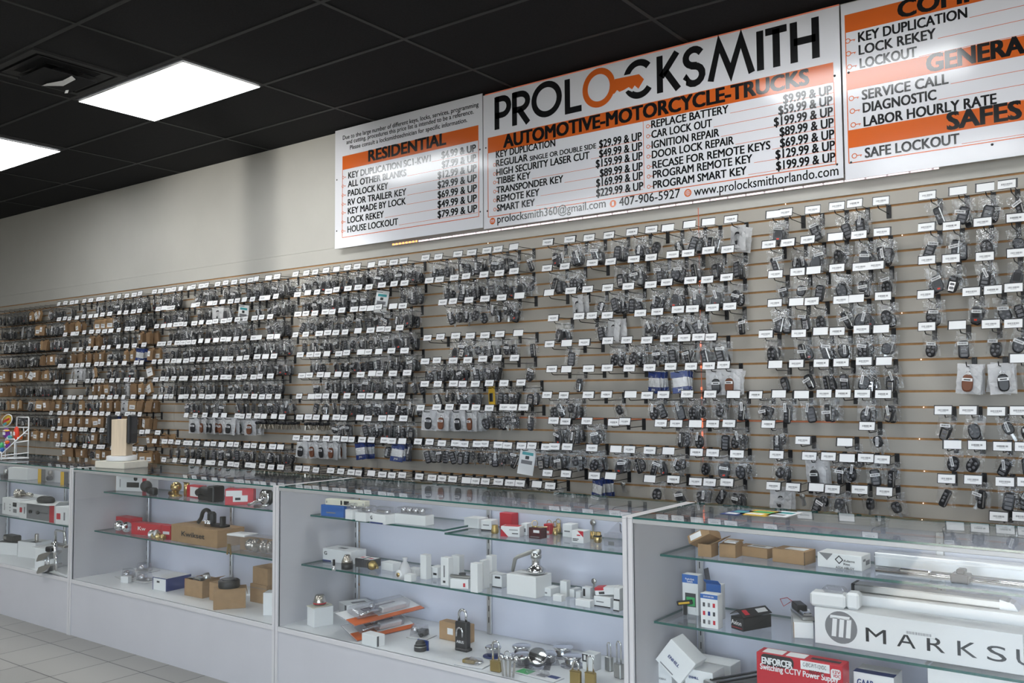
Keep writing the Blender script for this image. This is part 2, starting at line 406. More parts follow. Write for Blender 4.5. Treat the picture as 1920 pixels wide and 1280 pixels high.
# ================================================================ price signs
SY = -0.055
def S(px, py):
    p = onY(px, py, SY); return p.x, p.z
def sign(label, x0, z0, x1, z1):
    t = thing('price_sign', label, 'sign', ((x0 + x1) / 2, SY, z0))
    MB().box(M['signw'], x0 - t.location.x, 0.0, 0.0, x1 - t.location.x, 0.006, z1 - z0).build('sign_board', t)
    for x in (x0 + .15, x1 - .15):
        for z in (z0 + .2, z1 - .2): MB().box(M['alu'], x - t.location.x - .012, 0.006, z - z0 - .012, x - t.location.x + .012, -SY - .0005, z - z0 + .012).build('standoff', t)
    return t
def local(mb, t):
    o = t.location
    mb.v = [(v[0] - o.x, v[1] - o.y, v[2] - o.z) for v in mb.v]; return mb
def c7(x, y): return 620 + .34375 * x, 160 + .34375 * y
def c8(x, y): return 1180 + .38542 * x, .38542 * y
E_ = 0.0012
def line_text(mb, m, s, a, b, cap, bold=0.012, dz=0.0):
    A, B = S(*a), S(*b)
    mb.text(m, s, T(A[0], SY - E_, (A[1] + B[1]) / 2 + dz), B[0] - A[0], cap, bold)
    return A[0], B[0], (A[1] + B[1]) / 2
def band(mb, a, b, zt, zb): mb.box(M['orange'], a, SY - 0.0008, zb, b, SY - 0.0001, zt)
def rule(mb, x0, x1, z, th=0.0022): mb.box(M['orange'], x0, SY - 0.0009, z - th / 2, x1, SY - 0.0002, z + th / 2)
def vrule(mb, x, z0, z1, th=0.0045): mb.box(M['orange'], x - th / 2, SY - 0.0009, z0, x + th / 2, SY - 0.0002, z1)
def bullet(mb, x, z, k=1.0):
    mb.stroke(M['orange'], arc(x, z, .010 * k, 0, 330, 10), .0035 * k, SY - E_, closed=True)
    mb.stroke(M['orange'], [(x + .011 * k, z), (x + .032 * k, z)], .0035 * k, SY - E_)
    mb.stroke(M['orange'], [(x + .027 * k, z), (x + .027 * k, z - .007 * k)], .003 * k, SY - E_)
def screw(t, pts):
    for x, z in pts:
        o = MB().lathe(M['blackm'], [(0.006, 0), (0.006, 0.001), (0.003, 0.003), (0, 0.003)], T(x - t.location.x, -0.0002, z - t.location.z) @ RX(90), 10).build('screw', t)

# --- left sign
xl, zb = -5.092, 2.472; xr, zt = -3.676, 3.366
t = sign('leftmost price sign, headed RESIDENTIAL, white and orange', xl, zb, xr, zt)
L1, O1 = MB(), MB()
for s, a, b in (('Due to the large number of different keys, locks, services, programming', (67, 295), (807, 125)), ('and cutting, procedures this price list is intended to be a reference.', (87, 322), (780, 160)), ('Please consult a locksmithtechnician for specific information.', (106, 350), (745, 207))):
    line_text(L1, M['signk'], s, c7(*a), c7(*b), .031, 0.014, 0.004)
hx0, hz0 = S(*c7(65, 385)); hx1, hz1 = S(*c7(806, 220)); _, hb0 = S(*c7(65, 460)); _, hb1 = S(*c7(806, 302))
hzt, hzb = (hz0 + hz1) / 2, (hb0 + hb1) / 2
band(O1, hx0, hx1, hzt, hzb)
line_text(L1, M['signk'], 'RESIDENTIAL', c7(208, 412), c7(628, 325), .080, 0.055)
rows = (('KEY DUPLICATION SC1-KW1', (97, 508), (545, 415), '$4.99 & UP', (605, 400), (792, 360)), ('ALL OTHER BLANKS', (95, 557), (412, 492), '$7.99 & UP', (607, 452), (793, 413)), ('PADLOCK KEY', (95, 607), (313, 563), '$12.99 & UP', (585, 510), (795, 468)), ('RV OR TRAILER KEY', (95, 657), (412, 595), '$29.99 & UP', (585, 563), (796, 522)), ('KEY MADE BY LOCK', (95, 705), (410, 645), '$69.99 & UP', (585, 617), (797, 577)), ('LOCK REKEY', (93, 755), (290, 717), '$49.99 & UP', (585, 670), (797, 632)), ('HOUSE LOCKOUT', (93, 805), (367, 757), '$79.99 & UP', (585, 725), (798, 687)))
zs = []
for s, a, b, p, c, d in rows:
    x0, x1, z = line_text(L1, M['signk'], s, c7(*a), c7(*b), .046, 0.034)
    rule(O1, x1 + .01, hx1 - .01, z - .004); bullet(O1, x0 - .055, z + .016)
    line_text(L1, M['signk'], p, c7(*c), c7(*d), .048, 0.034); zs.append(z)
bz = (S(*c7(62, 830))[1] + S(*c7(813, 715))[1]) / 2
vrule(O1, hx0, bz, hzb); vrule(O1, hx1, bz, hzb); rule(O1, hx0, hx1, bz, .0045)
local(L1, t).build('lettering', t, False); local(O1, t).build('orange_print', t, False)
screw(t, [(xr - .022, S(*c7(822, 348))[1]), (xr - .022, S(*c7(822, 688))[1]), (xl + .02, S(*c7(60, 510))[1]), (xl + .02, S(*c7(60, 790))[1])])

# --- centre sign
xl, zb, xr, zt = -3.668, 2.460, -1.358, 3.345
t = sign('wide middle price sign with the big key logo above AUTOMOTIVE-MOTORCYCLE-TRUCKS', xl, zb, xr, zt)
L1, O1 = MB(), MB()
hx0, a = S(*c7(857, 272)); hx1, b = S(*c8(992, 320)); a2 = S(*c7(862, 357))[1]; b2 = S(*c8(995, 415))[1]
hzt, hzb = (a + b) / 2, (a2 + b2) / 2
band(O1, hx0, hx1, hzt, hzb)
line_text(L1, M['signk'], 'AUTOMOTIVE-MOTORCYCLE-TRUCKS', c7(945, 325), c8(872, 425), .080, 0.055)
for s, a, b, cap in (('KEY DUPLICATION', (903, 392), (1225, 335), .043), ('REGULAR', (903, 443), (1075, 412), .043), ('SINGLE OR DOUBLE SIDE', (1087, 408), (1448, 347), .030), ('HIGH SECURITY LASER CUT', (905, 490), (1412, 403), .043), ('TIBBE KEY', (906, 540), (1090, 507), .043), ('TRANSPONDER KEY', (906, 588), (1268, 530), .043), ('REMOTE KEY', (907, 638), (1138, 600), .043), ('SMART KEY', (908, 688), (1113, 655), .043)):
    x0, x1, z = line_text(L1, M['signk'], s, c7(*a), c7(*b), cap, 0.034)
    if cap > .04 and s != 'KEY DUPLICATION': bullet(O1, hx0 + .055, z + .015)
    if s != 'REGULAR' and s != 'KEY DUPLICATION': rule(O1, x1 + .01, S(*c7(1700, 400))[0], z - .004)
for s, a, b in (('$29.99 & UP', (1466, 340), (1697, 298)), ('$49.99 & UP', (1466, 393), (1699, 352)), ('$159.99 & UP', (1448, 448), (1701, 405)), ('$89.99 & UP', (1470, 500), (1702, 460)), ('$169.99 & UP', (1450, 553), (1703, 513)), ('$229.99 & UP', (1450, 607), (1705, 570))):
    line_text(L1, M['signk'], s, c7(*a), c7(*b), .046, 0.034)
dvx = S(*c7(1708, 400))[0]
for s, a, b, p, c, d in (('REPLACE BATTERY', (108, 622), (482, 550), '$9.99 & UP', (750, 500), (985, 462)), ('CAR LOCK OUT', (109, 670), (402, 618), '$59.99 & UP', (727, 555), (987, 513)), ('IGNITION REPAIR', (110, 720), (437, 665), '$199.99 & UP', (705, 610), (990, 568)), ('DOOR LOCK REPAIR', (111, 768), (508, 703), '$89.99 & UP', (733, 660), (994, 620)), ('RECASE FOR REMOTE KEYS', (114, 818), (686, 727), '$69.99 & UP', (735, 713), (997, 677)), ('PROGRAM REMOTE KEY', (116, 865), (598, 792), '$129.99 & UP', (713, 768), (1000, 732)), ('PROGRAM SMART KEY', (117, 915), (570, 850), '$199.99 & UP', (716, 825), (1002, 788))):
    x0, x1, z = line_text(L1, M['signk'], s, c8(*a), c8(*b), .043, 0.034)
    bullet(O1, dvx + .03, z + .015); rule(O1, x1 + .01, hx1, z - .004)
    line_text(L1, M['signk'], p, c8(*c), c8(*d), .046, 0.034)
bz = (S(*c7(867, 710))[1] + S(*c8(1018, 805))[1]) / 2
vrule(O1, hx0, bz, hzb); vrule(O1, hx1, bz, hzb); vrule(O1, dvx, bz + .03, hzb, .003); rule(O1, hx0, hx1, bz, .0045)
for s, a, b in (('prolocksmith360@gmail.com', c7(910, 745), c7(1500, 670)), ('407-906-5927', c7(1574, 655), c7(1907, 615)), ('www.prolocksmithorlando.com', c8(315, 945), c8(1018, 860))):
    line_text(L1, M['signk'], s, a, b, .050, 0.010)
WI = []
for k, q in enumerate((c7(883, 740), c7(1540, 645), c8(285, 938))):
    x, z = S(*q); W1 = MB(); WI.append(W1)
    O1.add([(x + .022 * math.cos(2 * PI * i / 20), SY - .0010, z + .022 * math.sin(2 * PI * i / 20)) for i in range(20)], [list(range(20))], M['orange'])
    if k == 0: W1.stroke(M['signw'], [(x - .012, z - .007), (x - .012, z + .007), (x + .012, z + .007), (x + .012, z - .007)], .003, SY - .0016, True); W1.stroke(M['signw'], [(x - .012, z + .007), (x, z - .001), (x + .012, z + .007)], .0025, SY - .0016)
    elif k == 1: W1.box(M['signw'], x - .007, SY - .0016, z - .012, x + .007, SY - .0011, z + .012); 
    else:
        W1.stroke(M['signw'], arc(x, z, .014, 0, 345, 16), .002, SY - .0016, True); W1.stroke(M['signw'], [(x - .014, z), (x + .014, z)], .002, SY - .0016); W1.stroke(M['signw'], [(x, z - .014), (x, z + .014)], .002, SY - .0016); W1.stroke(M['signw'], arc(x, z, .006, 0, 345, 12, .014), .002, SY - .0016, True)
W1 = MB(); WI.append(W1)
# logo letters
def cl(x, y): return 910 + .33854 * x, 20 + .33854 * y
zt_ = sum(S(*cl(*q))[1] for q in ((62, 460), (455, 372), (962, 253), (1515, 125), (1820, 60))) / 5
zb_ = sum(S(*cl(*q))[1] for q in ((70, 645), (490, 560), (970, 455), (1525, 338), (1718, 302))) / 5
Hh = zt_ - zb_; TH = Hh * .182; ly = SY - E_
def lx(a, ya, b, yb): return S(*cl(a, ya))[0], S(*cl(b, yb))[0]
def st(x0, x1, pts, th=TH, closed=False, m=None):
    L1.stroke(m or M['signk'], [(x0 + u * (x1 - x0), zb_ + v * Hh) for u, v in pts], th, ly, closed)
def half(n=10, v0=.45, v1=.92, u=.08, w=.84):  # bowl of P and R
    c = (v0 + v1) / 2; r = (v1 - v0) / 2
    return [(u, v1), (.5, v1)] + [(.5 + (w - .5 + .06) * math.sin(PI * i / n), c + r * math.cos(PI * i / n)) for i in range(1, n)] + [(.5, v0), (u, v0)]
a, b = lx(50, 550, 140, 530); st(a, b, [(.16, 0), (.16, 1)]); st(a, b, half(v0=.42))
a, b = lx(146, 530, 245, 510); st(a, b, [(.16, 0), (.16, 1)]); st(a, b, half(v0=.46)); st(a, b, [(.42, .46), (.92, 0)])
x, z = S(*cl(339, 490)); a, b = lx(255, 490, 424, 490); rr = (b - a) / 2 - TH / 2
L1.stroke(M['signk'], arc(x, z, rr, 0, 345, 30, Hh * .53 - TH / 2), TH, ly, True)
a, b = lx(440, 470, 533, 470); st(a, b, [(.16, 1), (.16, .08), (1, .08)])
x, z = S(*cl(628, 427)); a, b = lx(538, 427, 718, 427); rr = (b - a) / 2 - TH * .45
O1.stroke(M['orange'], arc(x, z, rr, 0, 345, 36, Hh * .56 - TH / 2), TH * .95, ly, True)
x, z = S(*cl(850, 378)); a, b = lx(762, 378, 940, 378); rr = (b - a) / 2 - TH / 2
L1.stroke(M['signk'], arc(x, z, rr, 42, 168, 16, Hh * .54 - TH / 2), TH, ly); L1.stroke(M['signk'], arc(x, z, rr, 205, 322, 16, Hh * .54 - TH / 2), TH, ly)
def lp(*q): return [(S(*cl(*p))[0], ly - .0005, S(*cl(*p))[1]) for p in q]
W1.add(lp((715, 372), (852, 340), (895, 380), (853, 448), (826, 432), (815, 450), (792, 440), (770, 458), (742, 466), (728, 456), (714, 472)), [list(range(11))], M['signw'])
kv = [(v[0], v[1] - .0006, v[2]) for v in lp((716, 380), (852, 352), (880, 380), (849, 433), (828, 415), (814, 436), (795, 424), (768, 440), (744, 450), (731, 440), (716, 460), (705, 462))]
O1.add(kv, [list(range(12))], M['orange'])
a, b = lx(948, 350, 1082, 350); st(a, b, [(.14, 0), (.14, 1)]); st(a, b, [(.2, .42), (.86, 1.0)]); st(a, b, [(.38, .55), (.9, 0)])
a, b = lx(1094, 310, 1216, 310); st(a, b, [(.84, .83)] + [(.5 + .36 * math.cos(R(q)), .74 + .21 * math.sin(R(q))) for q in range(50, 271, 20)] + [(.5 + .38 * math.cos(R(q)), .28 + .23 * math.sin(R(q))) for q in range(90, -161, -25)] + [(.1, .17)])
a, b = lx(1230, 390, 1496, 345); st(a, b, [(.07, 0), (.26, .93), (.5, .12), (.72, .93), (.93, 0)], TH * .95)
a, b = lx(1499, 230, 1546, 230); st(a, b, [(.5, 0), (.5, 1)])
a, b = lx(1552, 200, 1672, 200); st(a, b, [(.5, 0), (.5, .95)]); st(a, b, [(0, .92), (1, .92)])
a, b = lx(1688, 190, 1851, 170); st(a, b, [(.13, 0), (.13, 1)]); st(a, b, [(.87, 0), (.87, 1)]); st(a, b, [(.13, .5), (.87, .5)])
local(L1, t).build('lettering', t, False); local(O1, t).build('orange_print', t, False); [local(w_, t).build('white_icon', t, False) for w_ in WI]
screw(t, [(xl + .02, S(*c7(842, 342))[1]), (xl + .03, S(*c7(850, 686))[1]), (xr - .03, S(*c8(1007, 367))[1]), (xr - .03, S(*c8(1032, 796))[1])])

# --- right sign (runs out of the photo)
xl, zb, xr, zt = -1.349, 2.446, 0.45, 3.345
t = sign('rightmost price sign, with GENERAL and SAFES headings, cut by the photo edge', xl, zb, xr, zt)
L1, O1 = MB(), MB()
hx0 = S(*c8(1050, 120))[0]; hx1 = xr - .05
for i, (q0, q1) in enumerate((((1043, 76), (1055, 160)), ((1065, 352), (1075, 437)), ((1083, 632), (1090, 718)))):
    band(O1, hx0, hx1, S(*c8(*q0))[1], S(*c8(*q1))[1])
    hz = S(*c8(*q1))[1]
    if i == 0: _, z = S(*c8(1055, 160)); L1.text(M['signk'], 'COMMERCIAL', T(S(*c8(1310, 80))[0], SY - E_, z + .012), (S(*c8(1690, 5))[0] - S(*c8(1310, 80))[0]) * 2.30, .080, .055)
    if i == 1: L1.text(M['signk'], 'GENERAL', T(S(*c8(1450, 345))[0], SY - E_, hz + .012), (S(*c8(1915, 265))[0] - S(*c8(1450, 345))[0]) * 1.14, .080, .055)
    if i == 2: L1.text(M['signk'], 'SAFES', T(S(*c8(1550, 632))[0], SY - E_, hz + .012), S(*c8(1905, 570))[0] - S(*c8(1550, 632))[0], .080, .055)
for s, a, b in (('KEY DUPLICATION', (1115, 200), (1643, 90)), ('LOCK REKEY', (1118, 263), (1490, 190)), ('LOCKOUT', (1123, 328), (1398, 278)), ('SERVICE CALL', (1133, 480), (1552, 412)), ('DIAGNOSTIC', (1138, 545), (1493, 487)), ('LABOR HOURLY RATE', (1142, 610), (1786, 510)), ('SAFE LOCKOUT', (1148, 765), (1605, 700))):
    x0, x1, z = line_text(L1, M['signk'], s, c8(*a), c8(*b), .048, 0.034)
    bullet(O1, x0 - .052, z + .018, 1.15); rule(O1, x1 + .01, hx1, z - .004)
bz = S(*c8(1097, 790))[1]
vrule(O1, hx0, bz, S(*c8(1043, 76))[1]); rule(O1, hx0, hx1, bz, .0045); vrule(O1, hx1, bz, S(*c8(1043, 76))[1])
local(L1, t).build('lettering', t, False); local(O1, t).build('orange_print', t, False)
screw(t, [(xl + .03, S(*c8(1054, 356))[1]), (xl + .03, S(*c8(1078, 790))[1]), (S(*c8(1765, 703))[0], S(*c8(1765, 703))[1])])

# LED strips under and beside the signs, plus a glow strip for a lit edge
def led(label, x0, x1, y, z, seg, gap, m, loc_h=0.012, vertical=False):
    t = thing('led_strip', label, 'light strip', ((x0 + x1) / 2, y, z))
    b = MB()
    b.box(M['white'], x0 - t.location.x, 0.004, -loc_h / 2, x1 - t.location.x, 0.008, loc_h / 2); b.build('backing', t)
    e = MB(); x = x0
    while x < x1 - 1e-4:
        e.box(m, x - t.location.x, 0, -loc_h / 2, min(x + seg, x1) - t.location.x, 0.004, loc_h / 2); x += seg + gap
    e.build('lit_segment', t)
zled = S(1200, 391)[1]
led('white segmented LED strip glowing under the signs', S(780, 450)[0], S(1758, 320)[0], -0.03, 2.448, .092, .012, M['led'], .009)
led('short orange end of the LED strip under the RESIDENTIAL sign', S(731, 455)[0], S(777, 450)[0], -0.03, 2.450, .016, .016, M['ledo'])
led('thin glowing strip standing in for red LED glow on the middle sign top edge', -3.66, -1.36, -0.046, 3.352, .5, .002, M['ledd'], .008)  # no lamp here: reflected LED glow on the sign edge, drawn as an emissive strip
# red cable light running down the panel seam and dots along the grooves
t = thing('led_cable', 'thin red glowing light line down the panel seam', 'light strip', (-2.175, 0, 1.0))
MB().box(M['ledd'], -.0018, -.003, 0.0, .0018, 0.001, 1.42).build('cable', t)
e = MB()
for z0, z1 in ((0.05, .17), (.19, .27), (.29, .31), (.345, .36), (.40, .415), (.52, .535), (.64, .66), (.73, .75), (.86, .88), (1.0, 1.015), (1.2, 1.215)): e.box(M['ledr'], -.004, -.0045, z0, .004, -.0005, z1)
e.build('lit_segment', t)
t = thing('led_cable', 'thin red glowing light line in the groove below the wall middle', 'light strip', (-2.2, 0, gz(15) - .001))
MB().box(M['ledd'], -1.3, .003, -.0016, 0.75, .006, .0016).build('lit_segment', t)
rnd = random.Random(5)
DOTS = [(1691, 586, 'fourth'), (1727, 673, ''), (1732, 762, ''), (1724, 820, ''), (1733, 878, ''), (1731, 937, ''), (1692, 450, ''), (915, 452, ''), (1473, 382, '')]
for i, (px, py, _) in enumerate(DOTS):
    p = onY(px, py, 0.0)
    k = round((G0 - p.z) / GP)
    o = MB().ell(M['ledw'], (0, 0, 0), .0022, .0022, .0022, 8).build('light_bulb'); o.location = (p.x, -0.001, gz(k))
    tag(o, 'tiny warm light bulb glinting in a groove of the slatted wall', 'light bulb', 'tiny bulbs in the grooves')
# ================================================================ the four glass showcases
CF, CB, CT, DK = -1.914, -1.415, 0.965, 0.322        # front, back, top, deck
SH_T, SH_M = 0.814, 0.589                            # upper and middle shelf tops
CX = [-7.170, -5.303, -3.442, -1.572, 0.295]
CLBL = ['leftmost glass showcase with the sweets rack on top', 'glass showcase with the card reader stand on its top', 'wide glass showcase full of small white lock boxes', 'rightmost glass showcase holding the long white MARKS carton']
CASE = []
for i in range(4):
    x0, x1 = CX[i] + .0015, CX[i + 1] - .0015
    w = x1 - x0; t = thing('glass_showcase', CLBL[i], 'display case', ((x0 + x1) / 2, (CF + CB) / 2, 0), 0, None); CASE.append(t)
    ox, oy = t.location.x, t.location.y
    X = T(-ox, -oy, 0); pt = 0.019
    for q in (x0, x1 - pt):
        MB().box(M['lam'], q, CF + .004, 0, q + pt, CB, CT - .0065, .001, X).build('side_panel', t)
        MB().box(M['edge'], q + .001, CF - .001, 0, q + pt - .001, CF + .004, CT - .0065, .001, X).build('edge_trim', t)
    for q in (x0, x1 - pt): MB().box(M['edge'], q, CF, CT - .006, q + pt, CB, CT, .001, X).build('top_trim', t)
    b = MB(); b.box(M['lam'], x0 + pt, CF + .006, 0.0, x1 - pt, CF + .022, DK - .022, 0, X); b.build('front_panel', t)
    b = MB(); b.box(M['lam2'], x0 + pt, CF + .004, DK - .02, x1 - pt, CB - .01, DK, 0, X); b.build('deck', t)
    b = MB(); b.box(M['edge'], x0 + pt, CF + .0, DK - .022, x1 - pt, CF + .005, DK - .001, .001, X); b.build('deck_trim', t)
    # sliding doors at the back
    xm = (x0 + x1) / 2; a0 = x0 + pt + (.035 if i == 2 else 0.002)
    for a, c, yy in ((a0, xm + .03, CB - .014), (xm - .03, x1 - pt - .002, CB - .026)):
        MB().box(M['door'], a, yy, DK + .001, c, yy + .008, CT - .035, 0, X).build('sliding_door', t)
    MB().box(M['lam'], x0 + pt, CB - .016, 0.0, x1 - pt, CB - .004, DK - .02, 0, X).build('back_panel', t)
    b = MB(); b.box(M['rail'], x0 + pt, CF + .003, CT - .021, x1 - pt, CF + .013, CT - .007, .001, X); b.box(M['rail'], x0 + pt, CB - .03, CT - .034, x1 - pt, CB - .002, CT - .008, .001, X)
    b.build('top_rail', t)
    def pane(name, a, y0, z0, c, y1, z1, edges):
        """a sheet of glass: clear faces, green polished edges"""
        g = MB(); v = [(x, y, z) for z in (z0, z1) for y in (y0, y1) for x in (a, c)]
        F = {'b': (0, 2, 3, 1), 't': (4, 5, 7, 6), 'f': (0, 1, 5, 4), 'k': (2, 6, 7, 3), 'l': (0, 4, 6, 2), 'r': (1, 3, 7, 5)}
        g.add(v, list(F.values()), M['glass'], X)
        for j, k in enumerate(F):
            if k in edges: g.m[j] = g.mi(M['gedge'])
        return g.build(name, t)
    pane('glass_top', x0 + pt + .0008, CF + .002, CT - .006, x1 - pt - .0008, CB + .002, CT, 'fklr')
    pane('glass_front', x0 + pt, CF + .006, DK, x1 - pt, CF + .011, CT - .0215, 'lrbt')
    for z, yf in ((SH_T, -1.728), (SH_M, -1.782)):
        h = x0 + pt + .007
        if i == 2 and z == SH_T:                     # two sheets here, the second a little lower
            pane('glass_shelf', h, yf, z - .008, xm - .060, CB - .034, z, 'fklr'); pane('glass_shelf', xm - .056, yf, z - .020, x1 - pt - .007, CB - .034, z - .012, 'fklr')
        else: pane('glass_shelf', h, yf, z - .008, x1 - pt - .007, CB - .034, z, 'fklr')
        for q in (x0 + pt + .03, xm - .035, x1 - pt - .05):
            zz = z - (.012 if i == 2 and z == SH_T and q > xm - .06 else 0)
            b = MB(); b.prism(M['alu'], [(CB - .036, zz - .0085), (yf + .04, zz - .0085), (yf + .04, zz - .016), (CB - .036, zz - .034)], 0, .004, X @ T(q + .010, 0, 0) @ RZ(90)); b.build('shelf_bracket', t)
    for q in (x0 + pt + .018, xm - .047, x1 - pt - .05):
        b = MB(); b.box(M['alu'], q, CB - .039, DK, q + .024, CB - .0275, CT - .036, .002, X)
        for k in range(11): b.box(M['blackm'], q + .010, CB - .0395, DK + .05 + k * .05, q + .014, CB - .0385, DK + .075 + k * .05, 0, X)
        b.build('shelf_standard', t)
# ================================================================ hooks and merchandise on the slatted wall
ORD = ['first', 'second', 'third', 'fourth', 'fifth', 'sixth', 'seventh', 'eighth', 'ninth', 'tenth', 'eleventh', 'twelfth', 'thirteenth', 'fourteenth', 'fifteenth', 'sixteenth', 'seventeenth', 'eighteenth', 'nineteenth', 'twentieth', 'twenty-first', 'twenty-second', 'twenty-third', 'twenty-fourth']
CNT = ['no', 'one', 'two', 'three', 'four', 'five', 'six']
HL = 0.205                                           # hook length
# --- prototypes (mesh data shared by every copy)
def proto_hook():
    P = {}
    P['backplate'] = MB().box(M['wire'], -.011, -.006, -.062, .011, 0, .004, .001).mesh('backplate')
    P['tag_wire'] = MB().tube(M['wire'], [(0, -.004, -.002), (0, -HL, -.006)], .0019, 6).mesh('tag_wire')
    P['hook_wire'] = MB().tube(M['wire'], [(0, -.004, -.040), (0, -HL + .035, -.042), (0, -HL + .015, -.040), (0, -HL + .004, -.030), (0, -HL + .002, -.022)], .0024, 6).mesh('hook_wire')
    X = T(0, -HL - .004, -.010) @ RX(-14)
    h = MB(); h.box(M['black'], -.039, .0012, -.0215, .039, .003, .0225, 0, X); h.box(M['black'], -.039, -.001, .0195, .039, .0012, .0225, 0, X); P['tag_holder'] = h.mesh('tag_holder')
    P['tag'] = []
    for k in range(4):
        r = random.Random(40 + k); g = MB()
        sh = (0, 0, -.004, .003)[k]
        g.box(M['paper'], -.0355 + sh, .0004, -.0195, .0355 + sh, .0011, .0185, 0, X)
        if k < 3:
            x = -.022 + sh
            while x < .022 + sh:
                q = r.uniform(.0008, .0026); g.quad(M['ink'] if k == 1 else M['inkg'], (x, .0002, -.004), (x + q, .0002, -.004), (x + q, .0002, .004), (x, .0002, .004), X); x += q + r.uniform(.0006, .002)
            g.quad(M['inkg'], (-.012 + sh, .0002, -.008), (.012 + sh, .0002, -.008), (.012 + sh, .0002, -.0065), (-.012 + sh, .0002, -.0065), X)
        P['tag'].append(g.mesh('price_tag'))
    return P
HP = proto_hook()
def bag_mesh(seed, w=.084, h=.112, m=None, thick=.017, nx=6, nz=8):
    r = random.Random(seed); b = MB(); m = m or M['poly']
    for s in (-1, 1):
        v = []
        for j in range(nz + 1):
            q = j / nz; z = .012 - q * h
            for i in range(nx + 1):
                u = i / nx * 2 - 1
                bulge = thick * .5 * math.sin(PI * min(1, max(0, (q - .12) / .88))) ** .7 * (1 - u * u) ** .5
                wob = .0035 * (1 - u * u * .3)
                v.append((u * w / 2 + r.uniform(-.0018, .0018), s * bulge + r.uniform(-wob, wob), z + r.uniform(-.0015, .0015)))
        fs = []
        for j in range(nz):
            for i in range(nx):
                a = j * (nx + 1) + i; c = a + nx + 1
                fs += [[a, a + 1, c + 1], [a, c + 1, c]] if (i + j) % 2 else [[a, a + 1, c], [a + 1, c + 1, c]]
        b.add(v, fs, m)
    return b.mesh('bag', False)
def blob(m, pts, y0, y1, ch=.003):                    # a rounded plate from an outline in x,z
    b = MB(); n = len(pts); cx = sum(p[0] for p in pts) / n; cz = sum(p[1] for p in pts) / n
    def ring(k, y): return [(cx + (x - cx) * k, y, cz + (z - cz) * k) for x, z in pts]
    k = 1 - ch / .018
    v = ring(k, y0) + ring(1, y0 + ch) + ring(1, y1 - ch) + ring(k, y1)
    fs = [list(range(n)), list(range(3 * n, 4 * n))[::-1]]
    for q in range(3): fs += [[q * n + i, q * n + (i + 1) % n, (q + 1) * n + (i + 1) % n, (q + 1) * n + i] for i in range(n)]
    return b.add(v, fs, m)
def rr(w, h, r, cz=0, n=4):
    o = []
    for sx, sz, a in ((1, 1, 0), (-1, 1, 90), (-1, -1, 180), (1, -1, 270)):
        o += [(sx * (w / 2 - r) + r * math.cos(R(a + 90 * i / n)), cz + sz * (h / 2 - r) + r * math.sin(R(a + 90 * i / n))) for i in range(n + 1)]
    return o
def sup(w, h, e, cz=0, n=20, taper=0):
    o = []
    for i in range(n):
        a = 2 * PI * i / n; c, s = math.cos(a), math.sin(a)
        z = h / 2 * math.copysign(abs(s) ** e, s)
        o.append((w / 2 * math.copysign(abs(c) ** e, c) * (1 + taper * z / (h / 2)), cz + z))
    return o
FOBS = []
def fob(desc, body, extras): FOBS.append((desc, body.mesh('key_fob'), [(n, e.mesh(n)) for n, e in extras]))
Fz = -.058
b = blob(M['black'], rr(.040, .074, .012, Fz), -.0075, .0075)
e = MB()
for k, z in enumerate((.024, .008, -.008, -.024)): e.box(M['button'], -.012, -.0085, Fz + z - .0055, .012, -.0070, Fz + z + .0055, .001)
fob('smart fob', b, [('button', e)])
b = blob(M['black'], sup(.042, .072, .62, Fz, taper=.12), -.008, .008)
e = MB().box(M['chrome'], -.0125, -.0088, Fz - .03, .0125, -.0074, Fz + .01, .002); e2 = MB()
for z in (.021, .0, -.016): e2.box(M['button'], -.009, -.0098, Fz + z - .005, .009, -.0078, Fz + z + .005, .001)
fob('chrome-faced fob', b, [('chrome_panel', e), ('button', e2)])
b = blob(M['black'], rr(.030, .076, .009, Fz), -.0075, .0075)
e = MB().box(M['steel'], .0095, -.0079, Fz - .030, .0140, -.0070, Fz + .032); e2 = MB()
for z in (.018, .003, -.012): e2.lathe(M['button'], [(.006, 0), (.006, .0012), (0, .0014)], T(-.003, -.0070, Fz + z) @ RX(90), 10)
fob('flip key', b, [('key_blade', e), ('button', e2)])
b = blob(M['black'], sup(.040, .050, .75, -.045), -.0065, .0065)
e = MB().box(M['steel'], -.005, -.0013, -.102, .005, .0013, -.068)
for k in range(5): e.box(M['steel'], .004, -.0013, -.100 + k * .006, .0065, .0013, -.097 + k * .006)
e2 = MB()
for x, z in ((-.009, -.035), (.009, -.035), (0, -.053)): e2.lathe(M['button'], [(.006, 0), (.006, .001), (0, .0013)], T(x, -.0064, z) @ RX(90), 10)
fob('bladed remote', b, [('key_blade', e), ('button', e2)])
b = blob(M['black'], sup(.046, .064, .9, Fz), -.008, .008)
e2 = MB()
for x, z in ((-.010, .012), (.010, .012), (-.010, -.006), (.010, -.006), (0, -.021)): e2.lathe(M['button'], [(.0062, 0), (.0062, .0012), (0, .0015)], T(x, -.0078, Fz + z) @ RX(90), 10)
fob('oval remote', b, [('button', e2)])
b = blob(M['dgrey'], sup(.044, .070, .7, Fz, taper=-.18), -.008, .008)
e2 = MB().box(M['black'], -.014, -.0088, Fz - .012, .014, -.0076, Fz + .022, .002); e = MB().box(M['rouge'], -.006, -.0088, Fz - .025, .006, -.0076, Fz - .018, .001)
fob('panic-button remote', b, [('button_pad', e2), ('panic_button', e)])
